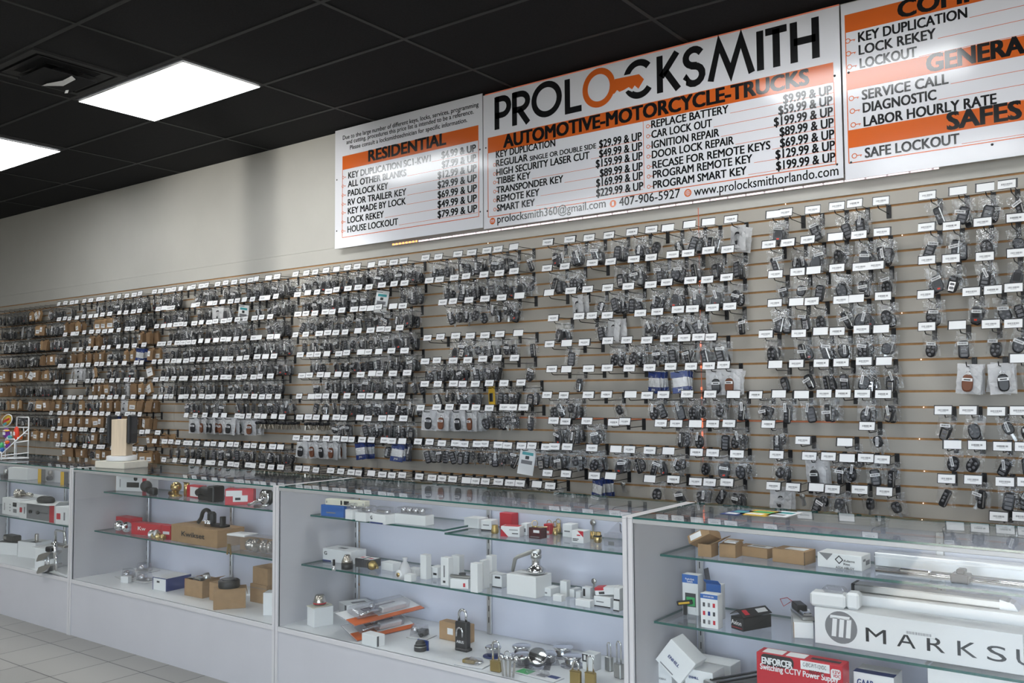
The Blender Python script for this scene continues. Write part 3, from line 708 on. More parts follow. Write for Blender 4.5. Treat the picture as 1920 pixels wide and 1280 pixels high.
def stick_mesh(vert, seed):
    g = MB(); r = random.Random(seed); w, h = (.013, .046) if vert else (.046, .015)
    g.box(M['paper'], -w / 2, -.0004, -h / 2, w / 2, .0004, h / 2)
    q = -max(w, h) / 2 + .006
    while q < max(w, h) / 2 - .006:
        t_ = r.uniform(.0008, .002); c = (-w * .25, w * .25) if vert else (-h * .22, h * .22)
        if vert: g.quad(M['ink'], (c[0], -.0006, q), (c[1], -.0006, q), (c[1], -.0006, q + t_), (c[0], -.0006, q + t_))
        else: g.quad(M['ink'], (q, -.0006, c[0]), (q + t_, -.0006, c[0]), (q + t_, -.0006, c[1]), (q, -.0006, c[1]))
        q += t_ + r.uniform(.0006, .0018)
    return g.mesh('sticker')
STK = [stick_mesh(False, 1), stick_mesh(True, 2)]
BAGS = [bag_mesh(k) for k in range(5)]
WBAG = [bag_mesh(20 + k, .105, .135, M['polyw'], .02) for k in range(2)]
# other merchandise prototypes: list of (part name, mesh)
b = MB().box(M['tan2'], -.034, -.013, -.098, .034, .013, -.010, .001); b.box(M['tan2'], -.034, -.0015, -.011, .034, .0015, .010)
e = MB().box(M['paper'], -.022, -.0138, -.080, .024, -.0131, -.042); e.box(M['inkg'], -.014, -.0142, -.064, .016, -.0139, -.058)
CARTON = [('carton', b.mesh('carton')), ('sticker', e.mesh('sticker'))]
b2 = MB().box(M['tan3'], -.030, -.017, -.105, .030, .017, -.012, .001); b2.box(M['tan3'], -.030, -.0015, -.013, .030, .0015, .010)
e4 = MB().box(M['paper'], -.026, -.0178, -.070, -.002, -.0171, -.022); e4.box(M['inkg'], -.022, -.0182, -.052, -.006, -.0179, -.046)
CARTON2 = [('carton', b2.mesh('carton')), ('sticker', e4.mesh('sticker'))]
CARTON3 = [('carton', b2.mesh('carton'))]
e = MB().box(M['paper'], -.031, -.0138, -.092, .031, -.0131, -.018); e.box(M['inkg'], -.020, -.0142, -.060, .020, -.0139, -.052)
WCARTON = [('carton', CARTON[0][1]), ('label_sheet', e.mesh('label_sheet'))]
def blue_bag(seed):
    b = bag_mesh(seed, .098, .125, M['poly'], .018)
    g = MB().box(M['navy'], -.046, -.003, -.028, .046, .003, .006); g.box(M['navy'], -.046, -.004, -.112, .046, .004, -.078, .002)
    g2 = MB().box(M['paper'], -.040, -.0035, -.078, .040, .0035, -.028); g3 = MB().text(M['paper'], 'JMA', T(-.018, -.0045, -.100), None, .012, .02)
    return [('bag', b), ('navy_card', g.mesh('navy_card')), ('white_card', g2.mesh('white_card')), ('lettering', g3.mesh('lettering', False))]
BLUE = blue_bag(31)
def case_fob(leather):
    m = M['brown'] if leather else M['black']
    b = blob(m, sup(.046, .078, .7, -.075), -.027, -.012); b.tube(M['chrome'], [(p[0], -.018, p[1]) for p in arc(0, -.030, .009, 0, 330, 12)], .0016, 6, closed=True)
    return b.mesh('key_case')
s_ = MB().box(M['paper'], -.022, -.0283, -.066, .022, -.0276, -.052); s_.box(M['ink'], -.014, -.0290, -.062, .014, -.0284, -.057)
WDISP = [[('bag', WBAG[i % 2]), ('key_case', case_fob(i % 2)), ('sticker', s_.mesh('sticker'))] for i in range(2)]
def key_bunch(m1, m2, n, seed):
    r = random.Random(seed); P = []
    for i in range(n):
        X = T(0, (i - n / 2) * .006, -.008) @ RY(r.uniform(-22, 22)) @ RZ(r.uniform(-25, 25)); b = MB()
        b.lathe(m1, [(0, -.0012), (.0125, -.0012), (.0125, .0012), (0, .0012)], X @ T(0, 0, -.014) @ RX(90), 14); b.box(m2, -.004, -.001, -.062, .004, .001, -.024, 0, X)
        P.append(('key', b.mesh('key')))
    return P
SKEYS = key_bunch(M['steel'], M['steel'], 3, 4)
BKEYS = key_bunch(M['black'], M['nickel'], 3, 6)
e = MB().box(M['yellow'], -.030, -.004, -.105, .030, .004, .012, .001); e2 = MB().box(M['black'], -.018, -.0095, -.085, .018, -.0035, -.030, .004)
YEL = [('backing_card', e.mesh('backing_card')), ('remote', e2.mesh('remote'))]
e = MB().box(M['card'], -.050, -.002, -.150, .050, .002, .012); e2 = MB().box(M['inkg'], -.035, -.0026, -.085, .035, -.0021, -.062); e2.box(M['teal'], -.035, -.0026, -.030, .035, -.0021, -.012); e3 = MB().box(M['black'], -.012, -.0066, -.055, .012, -.0021, -.035, .002)
CARD = [('backing_card', e.mesh('backing_card')), ('printing', e2.mesh('printing')), ('remote', e3.mesh('remote'))]

# --- where each hook hangs: column: (x origin, x scale of the measured view), rows of (groove, tag positions, load code)
# load: digit = bagged fobs, b/w cartons, B blue bags, W white display bags, C big card, Y yellow pack, K black keys, S steel keys, c clear bag
COLS = {
'leftmost column': (0, .2969, [
 (1, '-40,-8,24,56,88,120,152,184,216,248,280,312', '333333bwww33'), (3.4, '-30,2,34,66,98,130,162,194,226,258,290,322,350', '3330c33bb3333'), (5, '-40,-8,24,56,88,120,152,184,216,248,280,312,340', '33333333bb333'),
 (7, '-30,2,34,66,98,130,162,194,226,258,290,320', '33333333bbb3'), (9, '-40,-8,24,56,88,120,152,184,216,248,280,310', 'bbwbbwwbwb33'), (11, '-30,2,34,66,98,130,162,194,226,258,290', 'bbb33333333'),
 (13, '-40,0,40,80,120,160,200,240,280', '3bbww3bbb'), (15.2, '-20,20,60,100,140,180,220,260,300,340', 'b33333333b'), (17, '-20,30,80,130,180,230,280,320', 'bbbbbbbb')]),
'seventh column from right': (0, .2969, [
 (1, '375,410,450,485,535,568,615,655,710,758,800,842,886', '1111113333332'), (3, '370,410,440,482,530,570,605,645,686,760,795,843,882', 'bbb02bbb33333'),
 (5, '410,455,492,535,572,615,650,690,752,800,845,895', '022bb33332bb'), (7, '410,465,510,555,600,656,693,750,790,845,908', 'bbbbb33bbBb'),
 (9, '375,407,443,480,518,550,605,640,688,730,780,858,902', '0ccc2ww2222w0'), (11, '355,400,450,478,555,595,625,655,703,750,793,840,895', '0001bbb22cbbw'),
 (13, '348,390,437,467,512,570,602,645,690,735,785,840,895', '112b22bbbcbbb'), (15, '327,370,413,465,512,550,592,640,685,737,795,835,888', '0bbbbbb2Bbbwb'),
 (17, '337,370,435,478,512,548,590,642,690,760,892,930,988', '2b222b2wbwbwb'), (19, '365,393,445,480,535,575,618,658,710,790,850,890', 'bbbb2bbbbbbb')]),
'sixth column from right': (280, .3283, [
 (1, '30,65,103,142,180,222,255,293,336,391,434,481,524,573,619,671,730', '33201033032033423'), (3, '44,73,110,141,246,284,345,383,420,466,511,550,598,642,677,731', '123233c20C011033'),
 (5, '44,77,113,147,177,212,246,302,337,375,414,466,506,559,601,650,694', '03333322332220044'), (7, '54,88,121,154,186,221,260,298,332,374,420,458,499,545,592,636,680,728', '222033322222233333'),
 (9, '32,65,101,140,171,205,247,292,334,376,424,465,510,558,605,655,712', '22222122322223333'), (11, '32,72,104,137,177,212,259,296,335,376,416,461,510,547,593,641,684', '12212222202222222'),
 (13, '36,70,102,133,173,210,247,291,330,370,421,461,510,552,597,642,687,738', '000122222112222222'), (15, '215,268,320,372,425,497,537,578,614,656,711,757', 'WWWWW0WKKKKK'),
 (18, '30,80,124,165,204,238,281,327,367,406,450,506,553,602,644,695,740', '02222222222222222'), (20, '85,150,184,242,290,330,369,415,458,508,555,600,645,694,747', '111111111111111')]),
'fifth column from right': (540, .3439, [
 (1, '50,107,157,211,270,326,379,457,505,570,635', '33333234444'), (3, '50,107,170,214,271,323,381,446,508,586,641', '3333333C023'), (5, '47,97,151,200,250,298,350,404,451,500,561,620', '332212221134'),
 (7, '47,103,160,217,269,320,381,444,500,555,618', '22222223344'), (9, '65,111,160,216,275,327,391,447,500,565,626', '11122233333'), (11, '64,108,171,224,276,328,387,455,505,563,644', '10333333322'),
 (13, '67,116,163,208,265,326,399,447,496,560,630', '02113333222'), (15, '60,103,155,209,256,310,387,441,509,570,630', 'KKK23033331'), (17, '40,95,150,205,260,307,355,405,464,520,563,625', 'WWWW00B010B1'),
 (20, '50,103,160,230,294,341,394,451,506,572,622', '11111111111')]),
'fourth column from right': (770, .406, [
 (1, '74,133,209,277,357,412,480', '2233331'), (3, '84,132,203,266,344,408,480', '0233424'), (5, '151,203,268,342,416,490', '232250'), (8, '80,138,203,275,338,415,494', '0132331'),
 (10, '63,127,195,269,334,410,487', '3433401'), (12, '64,133,195,249,306,372,435,517', '1232Y222'), (14, '55,120,190,250,310,369,426,473,526', 'WWWW32301'),
 (17, '40,95,150,200,250,300,350,400,450,510,570,620', '222222222C22'), (20, '40,95,150,200,250,300,350,400,450,510,580,640', '222222222222')]),
'third column from right': (0, 1, [
 (1, '1026,1065,1101,1145,1187,1220,1248,1292,1321,1371', '244341132c'), (3, '1028,1063,1106,1152,1183,1223,1256,1288,1329,1369', '3403333332'), (5, '1029,1069,1104,1141,1176,1220,1255,1292,1331,1368', '0c13233332'),
 (7, '1038,1085,1112,1138,1201,1234,1267,1295,1333,1367', '302c433301'), (9, '1034,1062,1096,1142,1180,1217,1246,1276,1309,1336', '0103433234'), (11, '1033,1063,1099,1140,1179,1216,1263,1300,1332,1360', '01000BB0WW'),
 (13, '1028,1060,1102,1136,1178,1215,1246,1290,1335,1375', '3401021432'), (15, '1035,1063,1101,1145,1174,1239,1265,1300,1335,1372', '4430003113'), (17, '1035,1066,1104,1150,1181,1218,1257,1302,1339,1377', '3333222123'),
 (19, '1029,1064,1110,1146,1223,1259,1303,1334,1368', '00BS11413')]),
'second column from right': (1400, .4847, [
 (1, '99,165,240,338,421,505', '302120'), (3, '90,176,248,338,433,513', '122323'), (5, '103,192,265,345,434,517', '111422'), (7, '109,186,261,357,427,520', '411222'), (9, '70,189,279,352,435,524', '322232'),
 (11, '110,197,276,364,442,533', '112132'), (13, '47,129,196,298,373,445,531', '2214022'), (15, '93,470', '21'), (16, '207,378', '11'), (17, '113,248,330,387,460,538', '2W2112'), (19, '108,194,265,343,430,542', 'cS2311')]),
'rightmost column': (1680, .5232, [
 (1, '123,223,320,410,500', '12211'), (3, '122,205,313,413,505', '12312'), (5, '118,193,308,421,510', '22312'), (7, '115,277,360,432,520', '22111'), (9, '102,228,343,433,530', '11111'), (11, '250,365,447', 'WW1'),
 (14, '173,270,369,450', '1211'), (16, '182,279,382,465', '1111'), (18, '176,286,392,465', '1221'), (20, '384,465', '11')]),
}
HOOKS, LOADS = [], []                               # gathered first, then the nearest become objects
rnd = random.Random(11)
for cname, (ox, sx, rows) in COLS.items():
    for ri, (k, xs, codes) in enumerate(rows):
        xs = [float(q) for q in xs.split(',')]
        for hi, (q, c) in enumerate(zip(xs, codes)):
            g = gz(round(k)); x = x_at(ox + sx * q, -HL - .004, g - .012)
            where = (cname, ri, hi, len(xs))
            plain = cname == 'leftmost column'
            HOOKS.append(((x, -.001, g), where, plain, c in 'W'))
            n, kind = (int(c), 'f') if c.isdigit() else ({'b': 2, 'w': 1, 'B': 4, 'W': 3, 'C': 1, 'Y': 1, 'K': 4, 'S': 1, 'c': 2}[c], c)
            for j in range(n):
                t_ = (j + .5) / n
                y = -.035 - (.125 * (t_ if n > 1 else rnd.choice((.15, .35, .8))))
                LOADS.append(((x + rnd.uniform(-.004, .004), y, g - .0425), (rnd.uniform(-5, 5), rnd.uniform(-9, 9) if n > 1 else rnd.uniform(-16, 16), rnd.uniform(-24, 24)), kind, where, j, n))
def dist(p): return (Vector(p) - CAM).length
def part(name, me, parent, X=None):
    o = bpy.data.objects.new(name, me); col.objects.link(o); o.parent = parent
    if X is not None: o.matrix_local = X
    return o
hook_near = set(sorted(range(len(HOOKS)), key=lambda i: (HOOKS[i][2], dist(HOOKS[i][0])))[:300])
fobs_ = sorted((i for i in range(len(LOADS)) if LOADS[i][2] == 'f'), key=lambda i: dist(LOADS[i][0]))
fob_near = set(fobs_[:300])
class Bulk:                                          # many copies gathered into one uncountable mass
    def __init__(s): s.b = MB()
    def put(s, me, X):
        vs_ = [v.co for v in me.vertices]; base = len(s.b.v); s.b.v.extend([tuple(X @ v) for v in vs_])
        for p in me.polygons: s.b.f.append([base + i for i in p.vertices]); s.b.m.append(s.b.mi(me.materials[p.material_index])); s.b.sm.append(False)
bulk_h, bulk_f = Bulk(), Bulk()
for i, (p, (cn, ri, hi, n), plain, bare) in enumerate(HOOKS):
    rt = random.Random(i * 7 + 1)
    if i in hook_near:
        t = thing('slatwall_hook', 'black hook with %s, %s in %s row, %s' % ('white frosted bags' if bare else 'white price tag', ORD[hi], ORD[ri], cn), 'hook', p, 0, 'price-tagged hooks on the slatted wall')
        part('backplate', HP['backplate'], t); part('tag_wire', HP['tag_wire'], t); part('hook_wire', HP['hook_wire'], t)
        if not (bare and cn == 'rightmost column'):
            X = T(rt.uniform(-.006, .006), 0, rt.uniform(-.003, .004)) @ RZ(rt.uniform(-5, 5))
            part('tag_holder', HP['tag_holder'], t, X); part('price_tag', HP['tag'][rt.choice((0, 0, 0, 1, 2, 2, 3))], t, X)
    else:
        X = T(*p)
        for k in ('backplate', 'tag_wire', 'hook_wire'):
            if not (plain and k == 'backplate'): bulk_h.put(HP[k], X)
        if not plain:
            X = X @ T(rt.uniform(-.006, .006), 0, rt.uniform(-.003, .004)) @ RZ(rt.uniform(-6, 6))
            bulk_h.put(HP['tag_holder'], X); bulk_h.put(HP['tag'][rt.choice((0, 0, 1, 2, 3))], X)
def place(name, label, cat, parts, p, r, group):
    t = thing(name, label, cat, p, 0, group); t.rotation_euler = [R(a) for a in r]
    for n, me in parts: part(n, me, t)
    return t
for i, (p, r, kind, (cn, ri, hi, n), j, nn) in enumerate(LOADS):
    rt = random.Random(i * 13 + 5)
    at_ = '%s hook, %s row, %s' % (ORD[hi], ORD[ri], cn)
    pos = ('' if nn == 1 else ORD[nn - 1 - j] + ' out on the ')
    if kind == 'f':
        desc, body, extra = FOBS[rt.choice((0, 0, 1, 2, 3, 4, 4, 5))]
        Xf = T(rt.uniform(-.005, .005), 0, rt.uniform(-.018, -.002)) @ T(0, 0, -.05) @ RY(rt.uniform(-22, 22)) @ Matrix.Scale(1.12, 4) @ T(0, 0, .05)
        st_ = rt.random(); bag = BAGS[rt.randrange(5)]
        front = j == nn - 1
        if st_ < (.62 if front else .4):
            v = rt.random() < .5
            Xs = T(rt.uniform(-.012, .012), -.0125, rt.uniform(-.062, -.03)) @ RY(rt.uniform(-18, 18)); stk = STK[1 if v else 0]
        else: stk = None
        if i in fob_near:
            t = thing('bagged_key_fob', 'bagged %s, %son %s' % (desc, ORD[nn - 1 - j] + ' from front ' if nn > 1 else 'alone ', at_), 'key fob', p, 0, 'bagged key fobs on the slatted wall')
            t.rotation_euler = [R(a) for a in r]
            part('bag', bag, t); f = part('key_fob', body, t, Xf)
            for en, em in extra: part(en, em, f)
            if stk: part('sticker', stk, t, Xs)
        else:
            X = T(*p) @ RZ(r[2]) @ RY(r[1]) @ RX(r[0])
            bulk_f.put(bag, X); bulk_f.put(body, X @ Xf)
            for en, em in extra: bulk_f.put(em, X @ Xf)
            if stk: bulk_f.put(stk, X @ Xs)
    elif kind == 'b': place('small_carton', 'small brown carton, %s from front on %s' % (ORD[nn - 1 - j], at_), 'carton', rt.choice((CARTON, CARTON2, CARTON2, CARTON3)), p, (r[0], r[1] * .9, r[2] * 1.6 + 14), 'brown cartons hanging on the slatted wall')
    elif kind == 'w': place('small_carton', 'white labelled small carton on %s' % at_, 'carton', WCARTON, p, (r[0], r[1] * 2.5, r[2]), 'white labelled cartons on the slatted wall')
    elif kind == 'B': place('blue_bag', 'navy packet, %s from front on %s' % (ORD[nn - 1 - j], at_), 'packet', BLUE, p, r, 'navy and white packets on the slatted wall')
    elif kind == 'W': place('display_bag', 'frosted bag, %s case, %s out on %s' % ('brown' if (i % 2) else 'black', ORD[nn - 1 - j], at_), 'key case', WDISP[i % 2], p, r, 'frosted key case bags on the slatted wall')
    elif kind == 'C': place('card_pack', 'large pale blister card, %s' % at_, 'card pack', CARD, p, (r[0], 9, r[2]), None)
    elif kind == 'Y': place('card_pack', 'yellow remote card, %s' % at_, 'card pack', YEL, p, r, None)
    elif kind == 'K': place('key_bunch', 'black headed keys, %s out on %s' % (ORD[nn - 1 - j], at_), 'keys', BKEYS, p, r, 'black headed key bunches')
    elif kind == 'S': place('key_bunch', 'bare steel keys on the %s' % at_, 'keys', SKEYS, p, (0, 0, 10), None)
    elif kind == 'c':
        place('display_bag', 'crumpled white bag, %s out on %s' % (ORD[nn - 1 - j], at_), 'bag', [('bag', WBAG[j % 2]), ('key_fob', FOBS[i % 6][1])], p, r, 'crumpled white bags on the slatted wall')
o = bulk_h.b.build('slatwall_hooks', None, False); tag(o, 'rows of small black wire hooks with price tags on the far wall', 'hooks', None, 'stuff')
o = bulk_f.b.build('bagged_key_fobs', None, False); tag(o, 'crowd of small bagged key fobs hanging on the far wall', 'key fobs', None, 'stuff')
# ================================================================ goods in and on the showcases
def wh(pl, pr, top, z):
    A, B = onZ(*pl, z), onZ(*pr, z); u = B - A; u.z = 0
    return A, B, u.length, math.atan2(u.y, u.x), max(.006, onY(pl[0], top, A.y).z - z)
class Box: pass
def carton(name, label, cat, pl, pr, top, z, d, m, ch=.0012, group=None, lid=None, h=None, shell=False, y=None, yaw=None):
    """A carton standing at height z whose front lower edge runs between two sighted points."""
    if y is not None:
        A, B = onY(*pl, y), onY(*pr, y); A.z = B.z = z; w = abs(B.x - A.x); ya = 0.0; hh = onY(pl[0], top, y).z - z
    else: A, B, w, ya, hh = wh(pl, pr, top, z)
    if h: hh = h
    if yaw is not None: ya = R(yaw)
    c = (A + B) / 2 + Vector((-math.sin(ya), math.cos(ya), 0)) * d / 2
    o = Box(); o.t = thing(name, label, cat, (c.x, c.y, z + .0004), ya, group); o.w, o.d, o.h = w, d, hh
    b = MB()
    if shell:                                        # open at the top, thin walls
        k = .002
        b.box(m, -w / 2, -d / 2, 0, w / 2, d / 2, k); b.box(m, -w / 2, -d / 2, k, w / 2, -d / 2 + k, hh); b.box(m, -w / 2, d / 2 - k, k, w / 2, d / 2, hh)
        b.box(m, -w / 2, -d / 2 + k, k, -w / 2 + k, d / 2 - k, hh); b.box(m, w / 2 - k, -d / 2 + k, k, w / 2, d / 2 - k, hh)
    else: b.box(m, -w / 2, -d / 2, 0, w / 2, d / 2, hh, ch)
    o.body = b.build('carton', o.t); return o
def face(o, f, u, v):
    e = .0007
    if f == 'front': return T(-o.w / 2 + u * o.w, -o.d / 2 - e, v * o.h)
    if f == 'right': return T(o.w / 2 + e, -o.d / 2 + u * o.d, v * o.h) @ RZ(90)
    if f == 'left': return T(-o.w / 2 - e, o.d / 2 - u * o.d, v * o.h) @ RZ(-90)
    return T(-o.w / 2 + u * o.w, -o.d / 2 + v * o.d, o.h + e) @ RX(-90)
def fdim(o, f): return {'front': (o.w, o.h), 'right': (o.d, o.h), 'left': (o.d, o.h), 'top': (o.w, o.d)}[f]
def decal(o, f, u0, v0, u1, v1, m, name='printed_panel', lift=0.0):
    W_, H_ = fdim(o, f); X = face(o, f, u0, v0); w, h = (u1 - u0) * W_, (v1 - v0) * H_
    return MB().box(m, 0, -.0003 - lift, 0, w, .0004, h, 0, X).build(name, o.t)
def ftext(o, f, s, u, v, wd, hg, m, bold=.01, name='lettering', lift=.0012, tilt=0):
    W_, H_ = fdim(o, f); return MB().text(m, s, face(o, f, u, v) @ T(0, -lift, 0) @ RY(-tilt), wd * W_, hg * H_, bold).build(name, o.t, False)
def seam(o, f='top', v=.5): decal(o, f, 0.0, v - .012, 1.0, v + .012, M['inkg'], 'tape_seam')
def flap(o, m, edge, a, L, x0=0.0, x1=1.0, name='flap'):
    """a carton flap hinged on a top edge, opened by a degrees from flat"""
    b = MB(); k = .0016
    if edge == 'back': b.box(m, -o.w / 2 + x0 * o.w, 0, 0, -o.w / 2 + x1 * o.w, L, k, 0, T(0, o.d / 2, o.h) @ RX(a))
    if edge == 'front': b.box(m, -o.w / 2 + x0 * o.w, -L, 0, -o.w / 2 + x1 * o.w, 0, k, 0, T(0, -o.d / 2, o.h) @ RX(-a))
    if edge == 'left': b.box(m, -L, -o.d / 2 + x0 * o.d, 0, 0, -o.d / 2 + x1 * o.d, k, 0, T(-o.w / 2, 0, o.h) @ RY(a))
    if edge == 'right': b.box(m, 0, -o.d / 2 + x0 * o.d, 0, L, -o.d / 2 + x1 * o.d, k, 0, T(o.w / 2, 0, o.h) @ RY(-a))
    return b.build(name, o.t)
def at(name, label, cat, px, py, z, rz=0, group=None):
    p = onZ(px, py, z); t = thing(name, label, cat, (p.x, p.y, z + .0004), R(rz), group); t['_s'] = 0; del t['_s']; return t, scale_at(p)
def knob(b, m, X, r, L, body=True):
    """door knob along local +z from its rose"""
    b.lathe(m, [(0, 0), (r * 1.15, 0), (r * 1.12, L * .10), (r * .7, L * .16), (r * .45, L * .22), (r * .42, L * .48), (r * .75, L * .58), (r * .98, L * .72), (r * 1.0, L * .84), (r * .86, L * .95), (r * .4, L), (0, L)], X, 22)
def padlock(label, px, py, wpx, hpx, spx, z, m, rz=0, name='padlock', thick=.42, sm=None):
    t, s = at(name, label, 'padlock', px, py, z, rz); w, h, sh = wpx / s, hpx / s, spx / s
    d = w * thick; t.location.y += d / 2
    MB().box(m, -w / 2, -d / 2, 0, w / 2, d / 2, h, w * .08).build('lock_body', t)
    r = w * .30; sr = w * .085
    MB().tube(sm or M['chrome'], [(-r, 0, h - .004)] + [(p[0], 0, p[1]) for p in arc(0, h + sh - r - sr, r, 180, 0, 10)] + [(r, 0, h - .004)], sr, 10).build('shackle', t)
    return t, w, d, h
def lever(b, m, X, rose, neck, L, th):
    """lever handle: rose, neck along local +z, bar along local +x"""
    b.lathe(m, [(0, 0), (rose, 0), (rose, rose * .12), (rose * .85, rose * .28), (rose * .4, rose * .3), (rose * .36, neck), (0, neck)], X, 24)
    b.tube(m, [(-.004, 0, neck - th), (L * .25, 0, neck - th * .8), (L * .6, th * .15, neck - th * .9), (L, th * .1, neck - th * 1.3)], [th * .62, th * .6, th * .52, th * .45], 10, X)
def cyl_lock(t, m, w, h, top=None):
    b = MB(); b.lathe(m, [(0, 0), (w * .8, 0), (w, h * .12), (w, h * .55), (w * .85, h * .6), (w * .85, h * .95), (w * .7, h), (0, h)], None, 20); b.build('cylinder_body', t)
    MB().box(M['blackm'], -w * .08, -w * .35, h - .0004, w * .08, w * .35, h + .0006).build('keyway', t)
def clam(t, w, L, m_card, h=.035, name='blister_shell', bump=(0, 0, .5, .6)):
    """clear clamshell pack lying flat: backing card, clear moulded shell"""
    MB().box(m_card, -w / 2, -L / 2, .001, w / 2, L / 2, .003).build('backing_card', t)
    b = MB(); b.box(M['shell'], -w / 2 - .004, -L / 2 - .004, .0, w / 2 + .004, L / 2 + .004, .0008)
    bx, by, bw, bl = bump; x0, x1, y0, y1 = (bx - bw / 2) * w, (bx + bw / 2) * w, (by - bl / 2) * L, (by + bl / 2) * L
    v = [(x0, y0, .0034), (x1, y0, .0034), (x1, y1, .0034), (x0, y1, .0034), (x0 + .006, y0 + .006, h), (x1 - .006, y0 + .006, h), (x1 - .006, y1 - .006, h), (x0 + .006, y1 - .006, h)]
    b.add(v, [(0, 1, 5, 4), (1, 2, 6, 5), (2, 3, 7, 6), (3, 0, 4, 7), (4, 5, 6, 7)], M['shell']); b.build(name, t)
C_ = M['card']; t_ = None
zT, zM, zD, zC = SH_T, SH_M, DK, CT

# ---------------------------------------------------------------- leftmost showcase
o = carton('lock_box', 'plain white box on the top shelf of the leftmost showcase', 'box', (15, 898.4), (50.6, 900.3), 876, zT, .10, C_); seam(o)
t, s = at('lock_part', 'dark metal lock body at the far left edge, on the top shelf', 'lock', 4, 897, zT)
MB().box(M['dgrey'], -.03, 0, 0, .03, .05, .025, .004).build('lock_body', t); MB().lathe(M['steel'], [(0, 0), (.016, 0), (.016, .03), (.012, .035), (0, .035)], T(0, .025, .025)).build('cylinder', t)
for lab, pl, pr, tp in (('yellow striped clear lock pack beside the plain white box', (71, 904), (102, 907), 878), ('yellow striped clear lock pack against the showcase divider', (113.4, 909), (146, 912.5), 884)):
    o = carton('lock_pack', lab, 'lock pack', pl, pr, tp, zT, .06, M['shell'])
    decal(o, 'front', 0, 0, .2, 1, M['yellow'], 'yellow_band'); decal(o, 'left', 0, 0, 1, 1, M['dgrey'], 'dark_side')
    MB().box(M['paper'], -o.w / 2 + .004, o.d / 2 - .012, .003, o.w / 2 - .004, o.d / 2 - .01, o.h - .004).build('backing_card', o.t)
    b = MB().lathe(M['black'], [(0, 0), (.017, 0), (.017, .02), (.01, .026), (0, .026)], T(.012, -.004, o.h * .35) @ RX(90), 14, sx=1.4); b.build('lock', o.t)
    MB().lathe(M['nickel'], [(0, 0), (.016, 0), (.016, .016), (0, .018)], T(.008, .0, o.h * .7) @ RX(90), 14).build('cylinder', o.t)
o = carton('lockset_box', 'white lockset box with small pictures, left of the windowed box', 'box', (3.75, 963), (35.6, 968.7), 932, zM, .13, C_)
decal(o, 'front', .63, .55, .85, .8, M['blackm']); decal(o, 'front', .66, .2, .86, .42, M['inkg'])
for k in range(3): decal(o, 'front', .44, .25 + k * .18, .50, .31 + k * .18, M['inkg'])
decal(o, 'front', .12, .25, .16, .7, M['inkg'])
flap(o, C_, 'back', 12, .05)
hw = o
t = thing('lever_lockset', 'brass and bronze lever lying on the white lockset box', 'door lever', (hw.t.location.x + .03, hw.t.location.y, zM + hw.h + .001), R(10))
b = MB(); knob(b, M['nickel'], T(-.06, 0, .028) @ RY(90) @ RZ(0), .026, .055); b.build('knob', t); b = MB(); b.tube(M['nickel'], [(-.005, 0, .02), (.05, 0, .026), (.09, .0, .022)], .014, 10); b.build('lever', t)
t = thing('boxy_lock', 'grey metal lock on the middle shelf at the far left edge', 'lock', (onZ(6, 960, zM).x - .04, -1.62, zM + .0004))
MB().box(M['steel'], -.05, -.04, 0, .05, .04, .085, .02).build('lock_case', t); MB().lathe(M['dgrey'], [(0, 0), (.03, 0), (.03, .01), (0, .012)], T(.012, -.04, .05) @ RX(90)).build('dial', t)
o = carton('lockset_box', 'white windowed lockset box with red end stripe and raised lid', 'box', (35.6, 970.6), (102, 980), 939.7, zM, .15, C_)
decal(o, 'front', .22, .04, .86, .97, M['inkg'], 'window'); decal(o, 'front', .86, 0, .99, 1, M['red'], 'red_stripe'); decal(o, 'front', .015, .35, .085, .65, M['red'], 'red_mark'); decal(o, 'front', .14, .3, .17, .7, M['inkg'])
for q in (.34, .55): MB().lathe(M['blackm'], [(0, 0), (.011, 0), (.011, .008), (0, .01)], face(o, 'front', q, .48) @ RX(90), 14, sx=1.6).build('pictured_lock', o.t)
decal(o, 'front', .58, .46, .82, .50, M['blackm'])
flap(o, C_, 'front', 4, .045); flap(o, C_, 'right', 25, .06)
t = thing('keypad_lock', 'black rounded keypad lock lying on the windowed lockset box', 'keypad lock', (o.t.location.x + .01, o.t.location.y - .02, zM + o.h + .003), R(8))
b = MB(); b.lathe(M['blackm'], [(0, 0), (.045, 0), (.05, .01), (.048, .026), (.036, .036), (0, .038)], RZ(0), 24, sx=1.55, sy=.8); b.build('lock_case', t)
b = MB()
for i in range(5):
    for j in range(2): b.box(M['dgrey'], -.035 + i * .016, -.014 + j * .016, .0372, -.025 + i * .016, -.004 + j * .016, .0402, .001)
b.build('keypad', t)
o = carton('lockset_box', 'white lockset box with red mark, tight against the divider post', 'box', (103.7, 981.9), (147, 987), 949, zM, .10, C_)
decal(o, 'front', .05, .28, .22, .62, M['red'], 'red_mark'); decal(o, 'front', .36, .25, .42, .7, M['inkg']); decal(o, 'front', .6, .1, .98, .7, M['blackm']); flap(o, C_, 'back', 55, .05)
o = carton('lock_box', 'white box with dark lock on top at the far left of the deck', 'box', (-14, 1038), (32, 1041), 1016, zD, .14, C_)
decal(o, 'top', .05, .1, .95, .9, M['dgrey'], 'dark_tray'); w0 = o
t = thing('boxy_lock', 'dark boxy lock resting on the white box at far left', 'lock', (w0.t.location.x - .02, w0.t.location.y, zD + w0.h + .002)); MB().box(M['blackm'], -.07, -.03, 0, .07, .03, .04, .006).build('lock_case', t); MB().box(M['steel'], -.065, -.033, .012, -.02, -.03, .03).build('face_plate', t)
o = carton('lock_box', 'open white box with dark lock bolt inside, leftmost showcase deck', 'box', (33, 1043), (66, 1047), 1014, zD, .12, C_, shell=True)
MB().box(M['dgrey'], -.05, -.04, .003, .03, .04, o.h - .01, .005).build('packed_lock', o.t); MB().box(M['nickel'], .022, -.02, .003, .042, 0, o.h + .05, .003).build('bolt', o.t)
